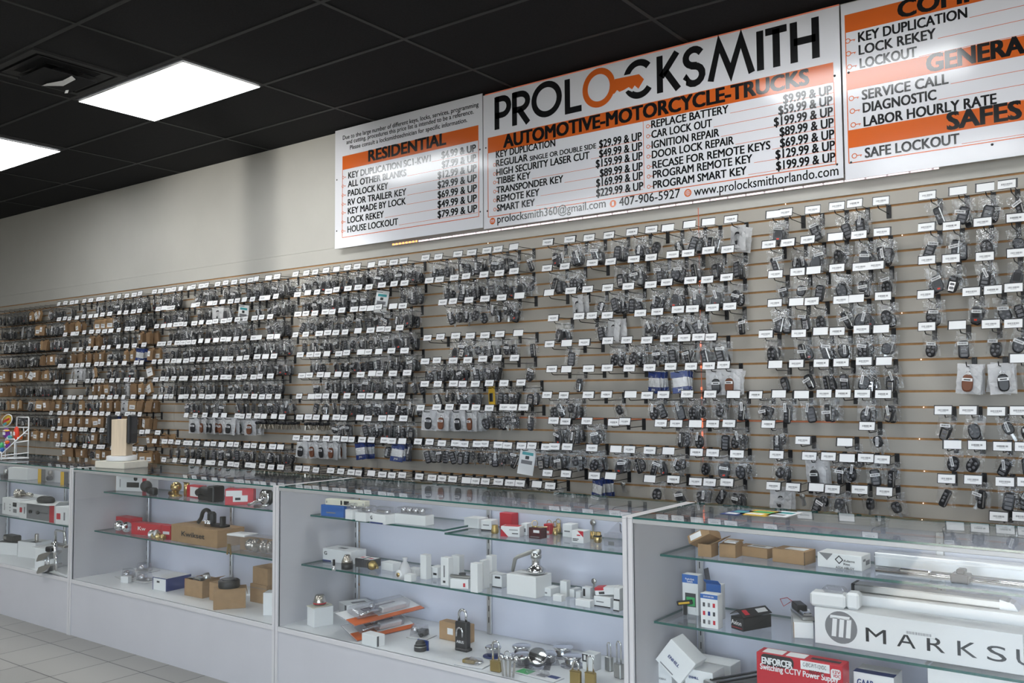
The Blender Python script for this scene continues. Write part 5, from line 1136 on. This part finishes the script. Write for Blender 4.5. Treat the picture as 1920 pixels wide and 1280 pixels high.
for i, (pa, pb_, zz, lab, hw) in enumerate((((655, 1198), (766, 1172), .0, 'orange and white blister pack lying underneath', .062), ((606, 1180), (742, 1146), .070, 'orange and white blister pack on top of the pile', .068))):
    A, B = onZ(*pa, zD + zz), onZ(*pb_, zD + zz); c = (A + B) / 2; L = (B - A).length; rz = math.atan2(B.y - A.y, B.x - A.x)
    c.y = max(min(c.y, CB - .05 - abs(math.sin(rz)) * L / 2 - hw), CF + .02 + abs(math.sin(rz)) * L / 2 + hw * math.cos(rz))
    t = thing('lock_pack', lab, 'lock pack', (c.x, c.y, zD + zz + .0006 + (.024, .016)[i]), rz); t.rotation_euler = (R((20, 14)[i]), 0, rz)
    MB().box(M['paper'], -L / 2, -hw, .001, L / 2, hw, .003).build('backing_card', t); MB().box(M['orange'], -L / 2, -hw - .001, .0008, -L / 2 + L * .38, -hw * .1, .0038).build('orange_print', t); MB().box(M['orange'], -L * .12, -hw - .001, .0008, L / 2, -hw * .62, .0038).build('orange_strip', t); MB().box(M['burgundy'], -L * .2, hw * .1, .0031, L * .3, hw * .75, .0038).build('dark_print', t)
    b = MB(); b.box(M['shell'], -L / 2 - .005, -hw - .006, 0, L / 2 + .005, hw + .006, .0006); b.box(M['shell'], -L * .40, -hw * .6, .004, L * .35, hw * .65, .040, .008); b.build('blister_shell', t)
    MB().box(M['paper'], -.02, -hw * .5, .005, L * .3, 0, .030, .003).build('lock_body', t); MB().tube(M['chrome'], [(-L * .34, -.02, .015), (-L * .18, -.015, .02), (-.02, -.02, .02)], .008, 8).build('bolt', t)
    MB().ell(M['chrome'], (-L * .1, hw * .3, .022), .015, .015, .015).build('knob', t)
o = carton('lock_box', 'white carton lying in front of the orange packs', 'box', (672, 1210), (711.3, 1211), 1189, zD, .05, C_, yaw=-3); decal(o, 'right', .1, .05, .3, .95, M['dgrey'], 'open_flap')
t, s = at('lock_pack', 'clear pack with a chrome barrel lock beside the black dial lock', 'lock pack', 782, 1196, zD, 10); t.location.y += .03; clam(t, .10, .08, M['paper'], .05, bump=(-.1, 0, .7, .7)); b = MB(); b.ell(M['chrome'], (-.03, -.005, .028), .018, .018, .018); b.box(M['dgrey'], -.01, -.02, .008, .03, .015, .035, .004); b.build('lock', t); MB().lathe(M['black'], [(0, 0), (.008, 0), (.008, .01), (0, .01)], T(.02, -.03, .016) @ RX(90)).build('button', t)
t, s = at('combination_lock', 'black domed dial combination lock on the deck', 'combination lock', 780, 1222, zD, 0); r = 12 / s; t.location.y += r; MB().lathe(M['black'], [(0, 0), (r * .95, 0), (r, .004), (r, .018), (r * .96, .022), (0, .022)]).build('case', t); MB().lathe(M['black'], [(r * .85, .022), (r * .75, .034), (r * .45, .042), (0, .044)]).build('dial', t); MB().lathe(M['steel'], [(r * 1.005, .0175), (r * 1.005, .0195)], None, 28).build('scale_ring', t)
b = MB()
for k in range(24): b.box(M['paper'], r * .80, -.0006, .0285, r * .86, .0006, .0292, 0, RZ(15 * k))
b.build('graduation', t); MB().box(M['navy'], -r * 1.1, .014, 0, r * 1.1, .02, .04).build('backing_card', t)
o = carton('cardboard_box', 'brown cardboard box behind the black shackle lock', 'box', (815, 1202.5), (884, 1202), 1169, zD, .05, M['tan'], yaw=0); decal(o, 'front', .30, .35, .5, .7, M['paper'], 'sticker')
t, w, d, h = padlock('tall black padlock with a small silver lock on its face, lettered ABUS', 863, 1220, 29, 53, 24, zD, M['black'], 0, thick=.5)
MB().tube(M['chrome'], [(-w * .24, -d / 2 - .004, h * .50)] + [(p[0], -d / 2 - .004, p[1]) for p in arc(0, h * .68, w * .24, 180, 0, 8)] + [(w * .24, -d / 2 - .004, h * .50)], w * .07, 8).build('pictured_shackle', t)
MB().text(M['paper'], 'ABUS', T(-w * .3, -d / 2 - .001, h * .27), w * .6, h * .09, .03).build('lettering', t, False); MB().box(M['black'], -w * .4, -d * .7, 0, w * .62, d * .5, h * .1, .003).build('base_flap', t)
t, s = at('lock_pack', 'flat blister pack with a brass padlock, beside the standing brass one', 'lock pack', 886, 1246, zD, 8); t.location.y += .01; clam(t, .125, .085, M['paper'], .022); MB().box(M['brassd'], -.045, -.02, .004, .01, .015, .018, .003).build('padlock', t); MB().tube(M['chrome'], [(.01, -.012, .012), (.035, -.01, .012), (.04, 0, .012), (.035, .008, .012), (.01, .010, .012)], .003, 8).build('shackle', t)
for px, py, wp, hp, sp, lab in ((927, 1260, 23, 21, 37, 'brass padlock with a long shackle near the key bunch'), (1077, 1285, 22, 27, 18, 'brass padlock with a short shackle, at the lower edge'), (1105, 1287, 22, 26, 31, 'brass padlock with a tall shackle beside the short one')):
    t, w, d, h = padlock(lab, px, py, wp, hp, sp, zD, M['brassd'], 4); MB().box(M['brass'], -w * .5, -d / 2 - .0006, h * .93, w * .5, -d / 2, h * .97).build('bevel_line', t)
for px, py, wp, hp, sp, lab in ((1140, 1258, 16, 26, 27, 'grey steel padlock behind the brass pair'), (1158, 1272, 20, 27, 42, 'grey steel padlock against the right divider')):
    padlock(lab, px, py, wp, hp, sp, zD, M['steel'], -20, thick=.6)
t, s = at('key_bunch', 'silver key bunch on a ring beside the long shackle padlock', 'keys', 952, 1270, zD)
for k in range(4):
    X = T(.014 * (k - 1.5), .002 * k, 0) @ RY(5 * (k - 1.5)); b = MB(); b.box(M['chrome'], -.0045, -.001, 0, .0045, .001, .06, 0, X); b.lathe(M['chrome'], [(0, -.001), (.011, -.001), (.011, .001), (0, .001)], X @ T(0, 0, .07) @ RX(90), 12); b.build('key', t)
MB().tube(M['chrome'], [(p[0], .0, p[1] + .082) for p in arc(0, 0, .016, 0, 345, 16)], .0016, 6, closed=True).build('key_ring', t)
t, s = at('lock_pack', 'green printed blister pack lying at the front of the deck', 'lock pack', 1008, 1266, zD, -4); clam(t, .20, .06, M['paper'], .02); MB().box(M['green'], -.09, -.025, .0031, -.03, .025, .0038).build('green_print', t); MB().box(M['navy'], .045, .0, .0031, .09, .028, .0038).build('dark_print', t); MB().box(M['inkg'], 0, -.01, .0031, .04, .02, .0038).build('grey_print', t)
for i, (px, py, r_, h_, tl, lab) in enumerate(((925, 1230, 14, 17, 0, 'chrome knob lock on a blue and white card'), (978, 1228, 16, 17, 0, 'flat topped chrome lock puck at the back'), (981, 1247, 15, 18, 8, 'chrome lock puck in clear shell, front of the group'), (1009, 1250, 17, 18, 38, 'chrome lock puck tipped toward the glass'), (1030, 1243, 13, 16, 10, 'chrome lock puck in a grey pack, right of the tipped one'), (1056, 1230, 17, 17, 0, 'mushroom topped chrome lock at the very back'), (1074, 1248, 17, 18, 0, 'chrome lock puck in front of the white box'))):
    t, s = at('puck_lock', lab, 'puck lock', px, py, zD, 10 * i); r = r_ * 1.12 / s; h = h_ / s
    MB().lathe(M['chrome'], [(0, 0), (r * .72, 0), (r * .80, h * .3), (r * .9, h * .7), (r, h * .82), (r * .97, h * .93), (r * .85, h), (0, h)], T(0, 0, .004 + r * math.sin(R(tl)) * .75) @ RX(tl), 26).build('lock_body', t)
    if tl: MB().box(M['shell'], -r * 1.25, -r * 1.1, 0, r * 1.25, r * 1.1, .0025).build('pack_base', t)
    else: MB().lathe(M['navy'] if i == 0 else M['shell'], [(0, 0), (r * 1.25, 0), (r * 1.25, .003), (0, .003)], None, 20).build('pack_base', t)
o = carton('lock_box', 'white box with a black printed face behind the brass padlocks', 'box', (1090, 1257), (1117, 1257), 1226, zD, .05, C_, yaw=0); decal(o, 'front', .0, .5, .45, .95, M['ink'], 'black_print'); decal(o, 'front', .12, .6, .3, .9, M['paper'], 'white_mark', .0005)

# ---------------------------------------------------------------- rightmost showcase, top shelf
o = carton('cardboard_box', 'open tan box with its labelled lid tipped up', 'box', (1307.6, 1043.5), (1335, 1044), 1020, zT, .06, M['tan2'], shell=True, yaw=0)
X = T(-.012, .0, o.h + .005) @ RY(-28) @ RX(-25); MB().box(M['tan2'], -.045, -.035, 0, .045, .04, .03, .001, X).build('lid', o.t); MB().box(M['paper'], -.035, -.0355, .006, .012, -.035, .026, 0, X).build('label', o.t); flap(o, M['tan2'], 'right', 30, .055)
o = carton('cardboard_box', 'tan box with label on its sloping lid, second from the post', 'box', (1349, 1046), (1378.7, 1044.5), 1021, zT, .075, M['tan2'], yaw=2); MB().box(M['tan2'], -o.w * .5, -.01, o.h, o.w * .5, .05, o.h + .003, 0, T(0, 0, -.002) @ RX(8)).build('lid', o.t); decal(o, 'top', .15, .35, .85, .95, M['paper'], 'label', .004)
o = carton('cardboard_box', 'tan box with papers on its lid, third from the post', 'box', (1382, 1040), (1437.5, 1048.5), 1022, zT, .065, M['tan2'], yaw=-8); decal(o, 'top', .3, .2, 1.0, .8, M['paper'], 'label'); decal(o, 'top', .4, .4, .8, .6, M['inkg'], 'print', .0005)
o = carton('cardboard_box', 'wide tan box with white label next to the Adams Rite box', 'box', (1448.4, 1052.5), (1509, 1060.5), 1028, zT, .085, M['tan2'], yaw=-6); decal(o, 'top', .3, .25, .9, .75, M['paper'], 'label'); decal(o, 'front', .985, 0, 1, 1, M['ink'], 'edge_gap')
o = carton('lock_box', 'white box lettered Adams Rite and ASSA ABLOY', 'box', (1534.5, 1061), (1614.8, 1072), 1034, zT, .085, C_, yaw=-3)
ftext(o, 'front', 'Adams', .60, .52, .25, .15, M['ink'], .02); ftext(o, 'front', 'Rite', .60, .30, .14, .15, M['ink'], .02); ftext(o, 'front', 'ASSA ABLOY', .42, .03, .42, .15, M['ink'], .015)
MB().stroke(M['ink'], [(-.012, .008), (0, -.004), (.012, .008), (0, .02)], .003, 0, True).build('emblem', o.t).matrix_local = face(o, 'front', .50, .46) @ T(0, -.001, 0); decal(o, 'front', .42, .23, .84, .235, M['inkg'])
MB().add([(.0, 0, 1), (.32, 0, 1), (.18, 0, .5)], [(0, 1, 2)], M['inkg'], face(o, 'front', .04, 0) @ Matrix.Diagonal((o.w, 1, o.h, 1))).build('grey_triangle', o.t)
decal(o, 'right', .45, .3, .85, .6, M['inkg'], 'barcode'); decal(o, 'right', .15, .6, .4, .75, M['inkg'])
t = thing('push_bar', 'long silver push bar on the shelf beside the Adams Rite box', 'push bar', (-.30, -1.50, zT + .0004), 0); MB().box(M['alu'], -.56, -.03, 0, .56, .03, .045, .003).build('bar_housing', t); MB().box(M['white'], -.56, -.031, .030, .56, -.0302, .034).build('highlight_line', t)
t = thing('door_rods', 'bright steel rods with black clamp lying along the top shelf', 'door rods', (-.30, -1.66, zT + .0004), R(-1.5))
for k in range(2): MB().tube(M['chrome'], [(-.52, -.012 + .024 * k, .011), (.56, -.012 + .024 * k, .011)], .0065, 10).build('rod', t)
b = MB(); b.box(M['blackm'], -.30, -.026, 0, -.25, .026, .028, .003); b.box(M['blackm'], -.285, -.02, .028, -.262, .02, .042, .003); b.build('clamp', t); MB().box(M['chrome'], -.45, -.014, .012, -.36, .014, .026, .004).build('latch_head', t)
# middle shelf
o = carton('switch_box', 'upright white box with blue top lettered Push-Exit Switch', 'box', (1278.5, 1151.5), (1311, 1152.8), 1077, zM, .04, C_, yaw=0)
decal(o, 'front', 0, .79, 1, 1, M['blue'], 'blue_header'); ftext(o, 'front', 'Push-Exit', .22, .87, .56, .045, M['paper'], .03); ftext(o, 'front', 'Switch', .32, .81, .36, .045, M['paper'], .03); decal(o, 'front', .18, .10, .86, .54, M['dgrey'], 'pictured_plate'); decal(o, 'front', .26, .22, .80, .44, M['green'], 'green_button', .0006); ftext(o, 'front', 'EXIT', .42, .32, .25, .04, M['paper'], .02, lift=.003); decal(o, 'front', .18, .10, .86, .20, M['paper'], 'white_plate', .0007)
t = thing('battery', 'small black and yellow remote propped against the exit switch box', 'battery', (o.t.location.x - .015, o.t.location.y - .031, zM + .0004)); MB().box(M['black'], -.030, -.006, .0, .030, .006, .016, .002, T(0, 0, .035) @ RY(-12)).build('case', t); MB().box(M['yellow'], -.022, -.0066, .004, .022, -.006, .011, 0, T(0, 0, .035) @ RY(-12)).build('label', t); MB().box(M['black'], -.006, -.005, 0, .006, .005, .036).build('stand', t)
o = carton('switch_box', 'white box with rows of little pictures at the shelf edge', 'box', (1312.5, 1177), (1348, 1178.8), 1113, zM, .04, C_, yaw=0); decal(o, 'front', 0, .86, 1, .99, M['blue'], 'blue_header'); ftext(o, 'front', 'ENFORCER', .2, .90, .6, .045, M['paper'], .02)
for i in range(3):
    for j in range(3): decal(o, 'front', .14 + .29 * i, .12 + .25 * j, .27 + .29 * i, .24 + .25 * j, (M['dgrey'], M['inkg'], M['red'], M['navy'])[(i + 2 * j) % 4], 'picture')
o = carton('switch_box', 'open blue topped box behind the two exit switch boxes', 'box', (1324, 1160), (1354, 1161), 1095, zM, .035, C_, yaw=0); decal(o, 'front', 0, .72, 1, 1, M['blue'], 'blue_header'); flap(o, M['dgrey'], 'left', 80, .05); flap(o, M['blue'], 'front', 35, .03)
o = carton('strike_box', 'black box lettered AXION with a peaked open lid', 'box', (1366, 1179), (1398, 1183), 1155, zM, .13, M['black'], yaw=-24)
ftext(o, 'front', 'Axion', .08, .42, .82, .34, M['paper'], .02); decal(o, 'front', .08, .18, .92, .22, M['red']); X = T(0, 0, o.h)
MB().box(M['black'], -o.w * .62, -.066, 0, 0, .066, .002, 0, T(0, 0, o.h + .022) @ RY(-30)).build('lid_half', o.t); MB().box(M['black'], 0, -.066, 0, o.w * .62, .066, .002, 0, T(0, 0, o.h + .022) @ RY(30)).build('lid_half', o.t)
MB().box(M['paper'], .008, .01, .0022, o.w * .45, .055, .0028, 0, T(0, 0, o.h + .022) @ RY(30)).build('sticker', o.t); MB().box(M['red'], .006, -.05, .0022, o.w * .5, -.03, .0028, 0, T(0, 0, o.h + .022) @ RY(30)).build('red_print', o.t)
o = carton('strike_box', 'long white box with a metal door strike lying on it', 'box', (1490, 1197.4), (1524, 1196), 1168, zM, .20, C_, yaw=22); decal(o, 'front', .0, 0, .03, 1, M['tan'], 'board_edge'); decal(o, 'left', .5, .93, 1, 1, M['dgrey']); sb = o
t = thing('door_strike', 'steel electric door strike with red wires on the long white box', 'door strike', (sb.t.location.x + .0, sb.t.location.y + .0, zM + sb.h + .001), sb.t.rotation_euler.z + R(14)); MB().box(M['steel'], -.02, -.075, 0, .02, .06, .012, .002).build('face_plate', t); MB().box(M['blackm'], -.017, -.01, .012, .017, .06, .035, .003).build('solenoid', t); MB().box(M['chrome'], -.014, -.07, .012, .014, -.02, .024, .003).build('keeper', t)
MB().tube(M['red'], [(-.01, .055, .03), (-.03, .06, .045), (-.06, .04, .045), (-.06, .0, .03), (-.03, .02, .04)], .0013, 6).build('wire', t)
mz = zM
o = carton('bar_box', 'very long white carton lettered MARKSUSA with round grey logo', 'carton', (1529.5, 1204), (1920, 1268), 1137, zM, .10, M['paper'], yaw=0)
# its front face: emblem and big spaced letters, at their sighted places
fy = o.t.location.y - o.d / 2
def fx(px, py): p = onY(px, py, fy); return p.x - o.t.location.x, p.z - o.t.location.z
lz = [fx(1625, 1198)[1], fx(1690, 1214)[1], fx(1753, 1220)[1], fx(1812, 1232)[1], fx(1868, 1241)[1]]
lh = fx(1625, 1172)[1] - fx(1625, 1198)[1]; lb = sum(lz) / len(lz)
gx, gzz = fx(1577, 1176); MB().add([(.050 * math.cos(2 * PI * i / 28), 0, .050 * math.sin(2 * PI * i / 28)) for i in range(28)], [list(range(28))], M['inkg'], T(gx, -o.d / 2 - .0008, gzz)).build('round_logo', o.t)
b = MB()
for k in range(3): b.add([(-.030 + .022 * k, 0, -.030), (-.016 + .022 * k, 0, -.030), (-.011 + .022 * k, 0, .028), (-.025 + .022 * k, 0, .028)], [(0, 1, 2, 3)], M['paper'])
b.add([(-.034, 0, .026), (.026, 0, .026), (.028, 0, .036), (-.032, 0, .036)], [(0, 1, 2, 3)], M['paper']); b.build('logo_bars', o.t).location = (gx, -o.d / 2 - .0013, gzz)
xs = [fx(q, 1210)[0] for q in (1624, 1682, 1738, 1795, 1850, 1905)]; xe = [fx(q, 1210)[0] for q in (1662, 1717, 1772, 1832, 1887, 1945)]
b = MB()
for ch, a, c in zip('MARKSU', xs, xe): b.text(M['ink'], ch, T(a, -o.d / 2 - .0012, lb), c - a, lh, .004)
stp = xs[-1] - xs[-2]
b.text(M['ink'], 'S', T(xs[-1] + stp, -o.d / 2 - .0012, lb), xe[-1] - xs[-1], lh, .004); b.text(M['ink'], 'A', T(xs[-1] + 2 * stp, -o.d / 2 - .0012, lb), xe[-1] - xs[-1], lh, .004); b.build('lettering', o.t, False)
sx_, sz_ = fx(1723, 1188); MB().box(M['paper'], sx_ - .045, -o.d / 2 - .0016, sz_ - .008, sx_ + .045, -o.d / 2 - .0004, sz_ + .008).build('sticker', o.t); b = MB(); r_ = random.Random(3); q = -.035
while q < .035: e_ = r_.uniform(.0008, .002); b.box(M['inkg'], sx_ + q, -o.d / 2 - .002, sz_ - .004, sx_ + q + e_, -o.d / 2 - .0016, sz_ + .004); q += e_ * 2.2
b.build('barcode', o.t)
mk = o
t = thing('device_cover', 'rounded white plastic cover on the MARKSUSA carton', 'cover', (onY(1566, 1130, -1.70).x, mk.t.location.y - .008, zM + mk.h + .001), R(4)); MB().box(M['white'], -.075, -.03, 0, .035, .03, .044, .007).build('cover', t); MB().box(M['white'], .0355, -.022, 0, .075, .03, .052, .007).build('end_cap', t); MB().box(M['shell'], -.04, -.018, .0445, .03, .03, .062, .008).build('clear_cap', t)
yb = -1.545; zb_ = onY(1610, 1110, yb - .03).z; xa, xb = onY(1598, 1098, yb - .03).x, onY(1895, 1130, yb - .03).x
t = thing('bar_box', 'plain long carton standing behind the MARKSUSA carton', 'carton', ((xa + xb) / 2 + .06, yb, zM + .0004)); MB().box(M['paper'], -(xb - xa) / 2 - .05, -.07, 0, (xb - xa) / 2 + .25, .07, zb_ - zM - .001, .001).build('carton', t)
t = thing('push_bar', 'steel push bar lying on the carton behind the MARKSUSA carton', 'push bar', ((xa + xb) / 2, yb, zb_)); w = (xb - xa) / 2; MB().box(M['steel'], -w, -.03, 0, w, .03, .026, .004).build('bar', t); MB().box(M['blackm'], -w - .004, -.031, .0, -w + .008, .031, .027, .002).build('end_cap', t); MB().prism(M['alu'], [(w - .03, 0), (w + .02, 0), (w + .008, .02), (w - .03, .03)], -.031, .031).build('end_cap', t)
# deck (lower edge of the photo)
o = carton('lock_box', 'white box with small logo at the deck corner by the post', 'box', (1209, 1250), (1259, 1252), 1238, zD, .075, C_, y=-1.74); flap(o, C_, 'left', 50, .02); ftext(o, 'front', 'DFOIOOBAA', .3, .50, .5, .06, M['inkg'], .01)
w1 = o
t = thing('lock_box', 'white box balanced on its corner above the others, blue lettering', 'box', (onY(1268, 1240, -1.73).x, -1.735, onY(1268, 1273, -1.735).z), R(0)); X = RY(36); q = .058
MB().box(C_, -q, -.045, 0, q, .045, q * 1.75, .0012, T(-.01, 0, .034) @ RY(38)).build('carton', t); MB().text(M['navy'], 'ENHILL', T(-.01, -.0462, .034) @ RY(38) @ T(-.03, 0, q * .75), .05, .011, .04).build('lettering', t, False); MB().box(M['inkg'], -.04, -.0456, .006, .02, -.045, .010, 0, T(-.01, 0, .034) @ RY(38)).build('print', t)
o = carton('lock_box', 'white box with blue lettering between tilted box and magnet lock', 'box', (1284, 1262), (1336, 1262), 1252, zD, .10, C_, y=-1.76); ftext(o, 'front', 'ENHILL', .16, .74, .34, .07, M['navy'], .04); decal(o, 'front', .16, .4, .5, .43, M['inkg'])
o = carton('lock_box', 'low white box lying behind the blue lettered boxes', 'box', (1290, 1240), (1370, 1245), 1234, zD, .09, C_, y=-1.58)
t = thing('magnet_lock', 'long grey magnetic lock with two dark bars on its top', 'magnetic lock', (onY(1383, 1262, -1.72).x, -1.66, zD + .0004), R(62)); MB().box(M['steel'], -.15, -.035, 0, .11, .035, .095, .003).build('magnet_body', t)
for s_y in (-.018, .018): MB().box(M['blackm'], -.13, s_y - .005, .095, .10, s_y + .005, .098).build('magnet_bar', t)
t = thing('strike_plate', 'black strike lock lying beside the red power supply box', 'lock', (onY(1377, 1278, -1.80).x, -1.80, zD + .0004)); MB().box(M['blackm'], -.05, -.04, 0, .05, .03, .085, .008).build('case', t); MB().box(M['dgrey'], -.03, -.02, .085, .03, .02, .10, .005).build('plate', t)
o = carton('power_supply_box', 'red box lettered ENFORCER Switching CCTV Power Supply', 'box', (1419, 1262), (1580, 1262), 1221.5, zD, .065, M['red'], y=-1.825)
py_ = o.t.location.y - o.d / 2
def rx(px, py): p = onY(px, py, py_); return (p.x - o.t.location.x + o.w / 2) / o.w, (p.z - o.t.location.z) / o.h
u0, v0 = rx(1427, 1240); u1, v1 = rx(1488, 1236)
MB().prism(M['ink'], rr((u1 - u0) * o.w, .036, .014, 0), -.001, 0, face(o, 'front', (u0 + u1) / 2, (v0 + v1) / 2 - .01)).build('logo_patch', o.t); ftext(o, 'front', 'ENFORCER', u0 + .015, (v0 + v1) / 2 - .065, u1 - u0 - .03, .085, M['paper'], .05, lift=.0022)
u0, v0 = rx(1426, 1259); u1, v1 = rx(1572, 1276); ftext(o, 'front', 'Switching CCTV Power Supply', u0, (v0 + v1) / 2 + .01, u1 - u0, .075, M['paper'], .03)
u0, v0 = rx(1501, 1240); u1, v1 = rx(1556, 1265); decal(o, 'front', u0, v1 + .015, u1, v0 + .02, M['paper'], 'sticker'); ftext(o, 'front', 'C-EFC-P1T-12VDC', u0 + .03, v0 - .05, (u1 - u0) * .8, .05, M['ink'], .0, lift=.0022); ftext(o, 'front', 'PRECIO 90', u0 + .1, v0 - .135, (u1 - u0) * .5, .05, M['ink'], .0, lift=.0022)
MB().prism(M['paper'], rr(.030, .030, .007, 0), -.001, 0, face(o, 'front', .925, v0 - .085)).build('white_badge', o.t); MB().text(M['red'], '12V', face(o, 'front', .895, v0 - .075) @ T(0, -.002, 0), .022, .009, .03).build('badge_lettering', o.t, False); MB().text(M['red'], 'VDC', face(o, 'front', .895, v0 - .125) @ T(0, -.002, 0), .022, .009, .03).build('badge_lettering', o.t, False)
decal(o, 'front', .22, .04, .85, .42, M['paper'], 'picture_panel'); decal(o, 'front', .3, .1, .5, .36, M['steel'], 'pictured_unit', .0006); decal(o, 'top', .06, .15, .3, .85, M['paper'], 'sticker'); decal(o, 'top', .34, .15, .56, .85, M['paper'], 'sticker'); decal(o, 'top', .62, .3, .95, .6, M['ink'], 'printed_strip'); decal(o, 'right', .3, .3, .6, .75, M['paper'], 'sticker')
o = carton('lock_box', 'blue and white box right of the red power supply box', 'box', (1600, 1270), (1676, 1278), 1258, zD, .10, C_, y=-1.74); decal(o, 'top', 0, .0, 1, .35, M['navy'], 'navy_top'); ftext(o, 'front', 'GAAB', .1, .80, .4, .10, M['navy'], .03)
o = carton('bar_box', 'long grey lidded box lettered GAAB under the MARKSUSA carton', 'carton', (1739, 1262), (1990, 1290), 1252, zD, .10, M['paper'], y=-1.74); decal(o, 'front', 0, 0, 1, .72, M['tan'], 'brown_body'); ftext(o, 'front', 'GAAB', .38, .80, .09, .10, M['navy'], .02); MB().box(M['inkg'], -o.w / 2 - .004, -o.d / 2 - .004, o.h * .73, o.w / 2 + .004, -o.d / 2 - .001, o.h * .75).build('lid_edge', o.t)

# ---------------------------------------------------------------- on top of the showcases
# card reader stand
c0, c1, c2 = onZ(181, 879.5, zC), onZ(226, 884, zC), onZ(274, 881, zC)
p = onZ(228, 876, zC)
t = thing('card_reader_stand', 'pale wooden stand with two black card readers on the showcase', 'card reader stand', (p.x, p.y, zC + .0004), R(8))
MB().box(M['woodw'], -.128, -.085, 0, .128, .085, .040, .003).build('base_slab', t)
MB().lathe(M['white'], [(0, .042), (.083, .042), (.085, .045), (.085, .067), (.082, .070), (0, .070)], RZ(0), 32).build('turntable', t)
MB().box(M['wood'], -.045, -.045, .0705, .045, .045, .285, .002, RZ(28)).build('post', t)
for s_, x in ((-1, 'l'), (1, 'r')):
    X = RZ(28) @ T(s_ * .0465 if s_ > 0 else -.0465, 0, 0)
    a, b_ = (-.026, 0) if s_ < 0 else (0, .026)
    MB().box(M['black'], a, -.05, .14, b_, .05, .31, .008, X).build('card_reader', t)
    MB().box(M['dgrey'], a - .0006 if s_ < 0 else b_, -.04, .20, a if s_ < 0 else b_ + .0006, .04, .295, 0, X).build('screen', t)
MB().box(M['paper'], -.0478 - .0262, .02, .165, -.0466 - .0262, .03, .195, 0, RZ(28)).build('badge', t)
# sweets rack
p = onZ(28, 864.5, zC); p.y = -1.78
t = thing('sweets_rack', 'white wire rack of bright sweets at the far left, oval sign on top', 'wire rack', (p.x, p.y, zC + .0004), 0)
def fr(px, py, dy): q = onY(px, py, p.y + dy); return (q.x - p.x, dy, max(.005, q.z - zC))
b = MB(); wr = .0042; L0 = -.24
for dy, q, top in ((.07, 54.0, 782.2), (0.0, 28.0, 823.5), (-.07, 2.6, 847.5)):
    a_ = fr(q, top, dy); x0_ = L0 if dy > -.05 else a_[0] - .16
    b.tube(M['white'], [(x0_, dy, .005), (x0_, dy, a_[2]), (a_[0] - .008, dy, a_[2]), (a_[0], dy, a_[2] - .008), (a_[0], dy, .005)], wr, 8)
    b.tube(M['white'], [(x0_, dy, .012), (a_[0], dy, .012)], wr * .8, 6)
b.tube(M['white'], [fr(0, 801, .07), fr(54, 801, .07)], wr * .8, 6); b.tube(M['white'], [fr(44, 801, .07), fr(44.5, 813, .07), fr(54, 813, .07)], wr * .7, 6)
b.tube(M['white'], [fr(2.7, 851, -.07), fr(54, 803.5, .07)], wr * .9, 6); b.tube(M['white'], [fr(2.7, 854, -.07), fr(54, 848.5, .07)], wr * .9, 6); b.tube(M['white'], [fr(27.5, 830, 0), fr(54, 826, .07)], wr * .9, 6)
b.tube(M['white'], [(L0, .07, .012), (L0, -.07, .012)], wr, 6); b.tube(M['white'], [fr(54, 866, .07)[:2] + (.012,), fr(2.6, 866, -.07)[:2] + (.012,)], wr, 6)
b.build('wire_frame', t)
sc_ = fr(15, 788, .06); X = T(sc_[0], .055, sc_[2]) @ RY(-14) @ RX(90)
MB().lathe(M['paper'], [(0, 0), (.078, 0), (.078, .003), (0, .003)], X, 28, sy=.52).build('oval_sign', t)
MB().lathe(M['yellow'], [(0, .0032), (.070, .0032), (0, .0038)], X, 28, sy=.50).build('sign_print', t); MB().box(M['teal'], -.054, -.026, .0039, -.005, -.010, .0046, 0, X).build('sign_print', t); MB().box(M['red'], -.05, -.006, .0039, .045, .010, .0048, 0, X).build('sign_band', t)
rk = t.location.copy()
SW = [(12, 812, .03, 'purple', 24, 20, 'purple sweet bag in the upper tray'), (31, 812, .04, 'rouge', 15, 26, 'bright red sweet bag in the upper tray'), (18, 820, .03, 'teal', 14, 9, 'teal sweet bag under the purple one'), (12, 807, .015, 'yellow', 20, 4, 'flat yellow packet lying over the purple bag'), (38, 820, .045, 'orange', 10, 8, 'small orange sweet bag below the red one'),
      (14, 833, -.03, 'purple', 12, 16, 'dark purple sweet bag in the lower tray'), (3, 835, -.035, 'green', 9, 12, 'green sweet bag in the lower tray'), (4, 843, -.04, 'blue', 10, 9, 'blue sweet bag at the lower tray end'), (13, 829, -.045, 'orange', 9, 7, 'orange sweet bag at the lower tray front')]
for px, py, dy, m, wp, hp, lab in SW:
    q = onY(px, py, p.y + dy); sc = scale_at(q); w, h = wp / sc, hp / sc
    o = thing('sweet_bag', lab, 'sweets', (q.x, q.y, q.z - h / 2), 0); b = MB(); b.ell(M[m], (0, 0, h * .5), w * .5, .016, h * .5, 12); b.build('wrapper', o); MB().box(M['paper'], -w * .2, -.0175, h * .35, w * .2, -.0145, h * .62, .001).build('label', o)
# leaflets on the right showcase
for i, (a, b_, m, lab) in enumerate((((1368, 965), (1400, 957), 'navy', 'blue leaflet lying on the right showcase top'), ((1402, 966), (1450, 958), 'yellow', 'yellow leaflet between blue and white leaflets'), ((1452, 967), (1488, 961), 'paper', 'white leaflet at the end of the leaflet row'))):
    p = onZ((a[0] + b_[0]) / 2, (a[1] + b_[1]) / 2, zC); sc = scale_at(p)
    o = thing('leaflet', lab, 'leaflet', (p.x, p.y, zC + .0006 + .0 * i), R(-4)); w = (b_[0] - a[0]) / sc / 2 * 1.15
    MB().box(M[m], -w, -.07, 0, w, .07, .0012).build('paper_sheet', o); MB().box(M['paper' if m != 'paper' else 'inkg'], -w * .7, -.05, .0012, w * .5, -.02, .0016).build('printed_panel', o); MB().box(M['green' if i == 1 else 'teal'], -w * .6, .0, .0012, w * .7, .045, .0016).build('picture', o)
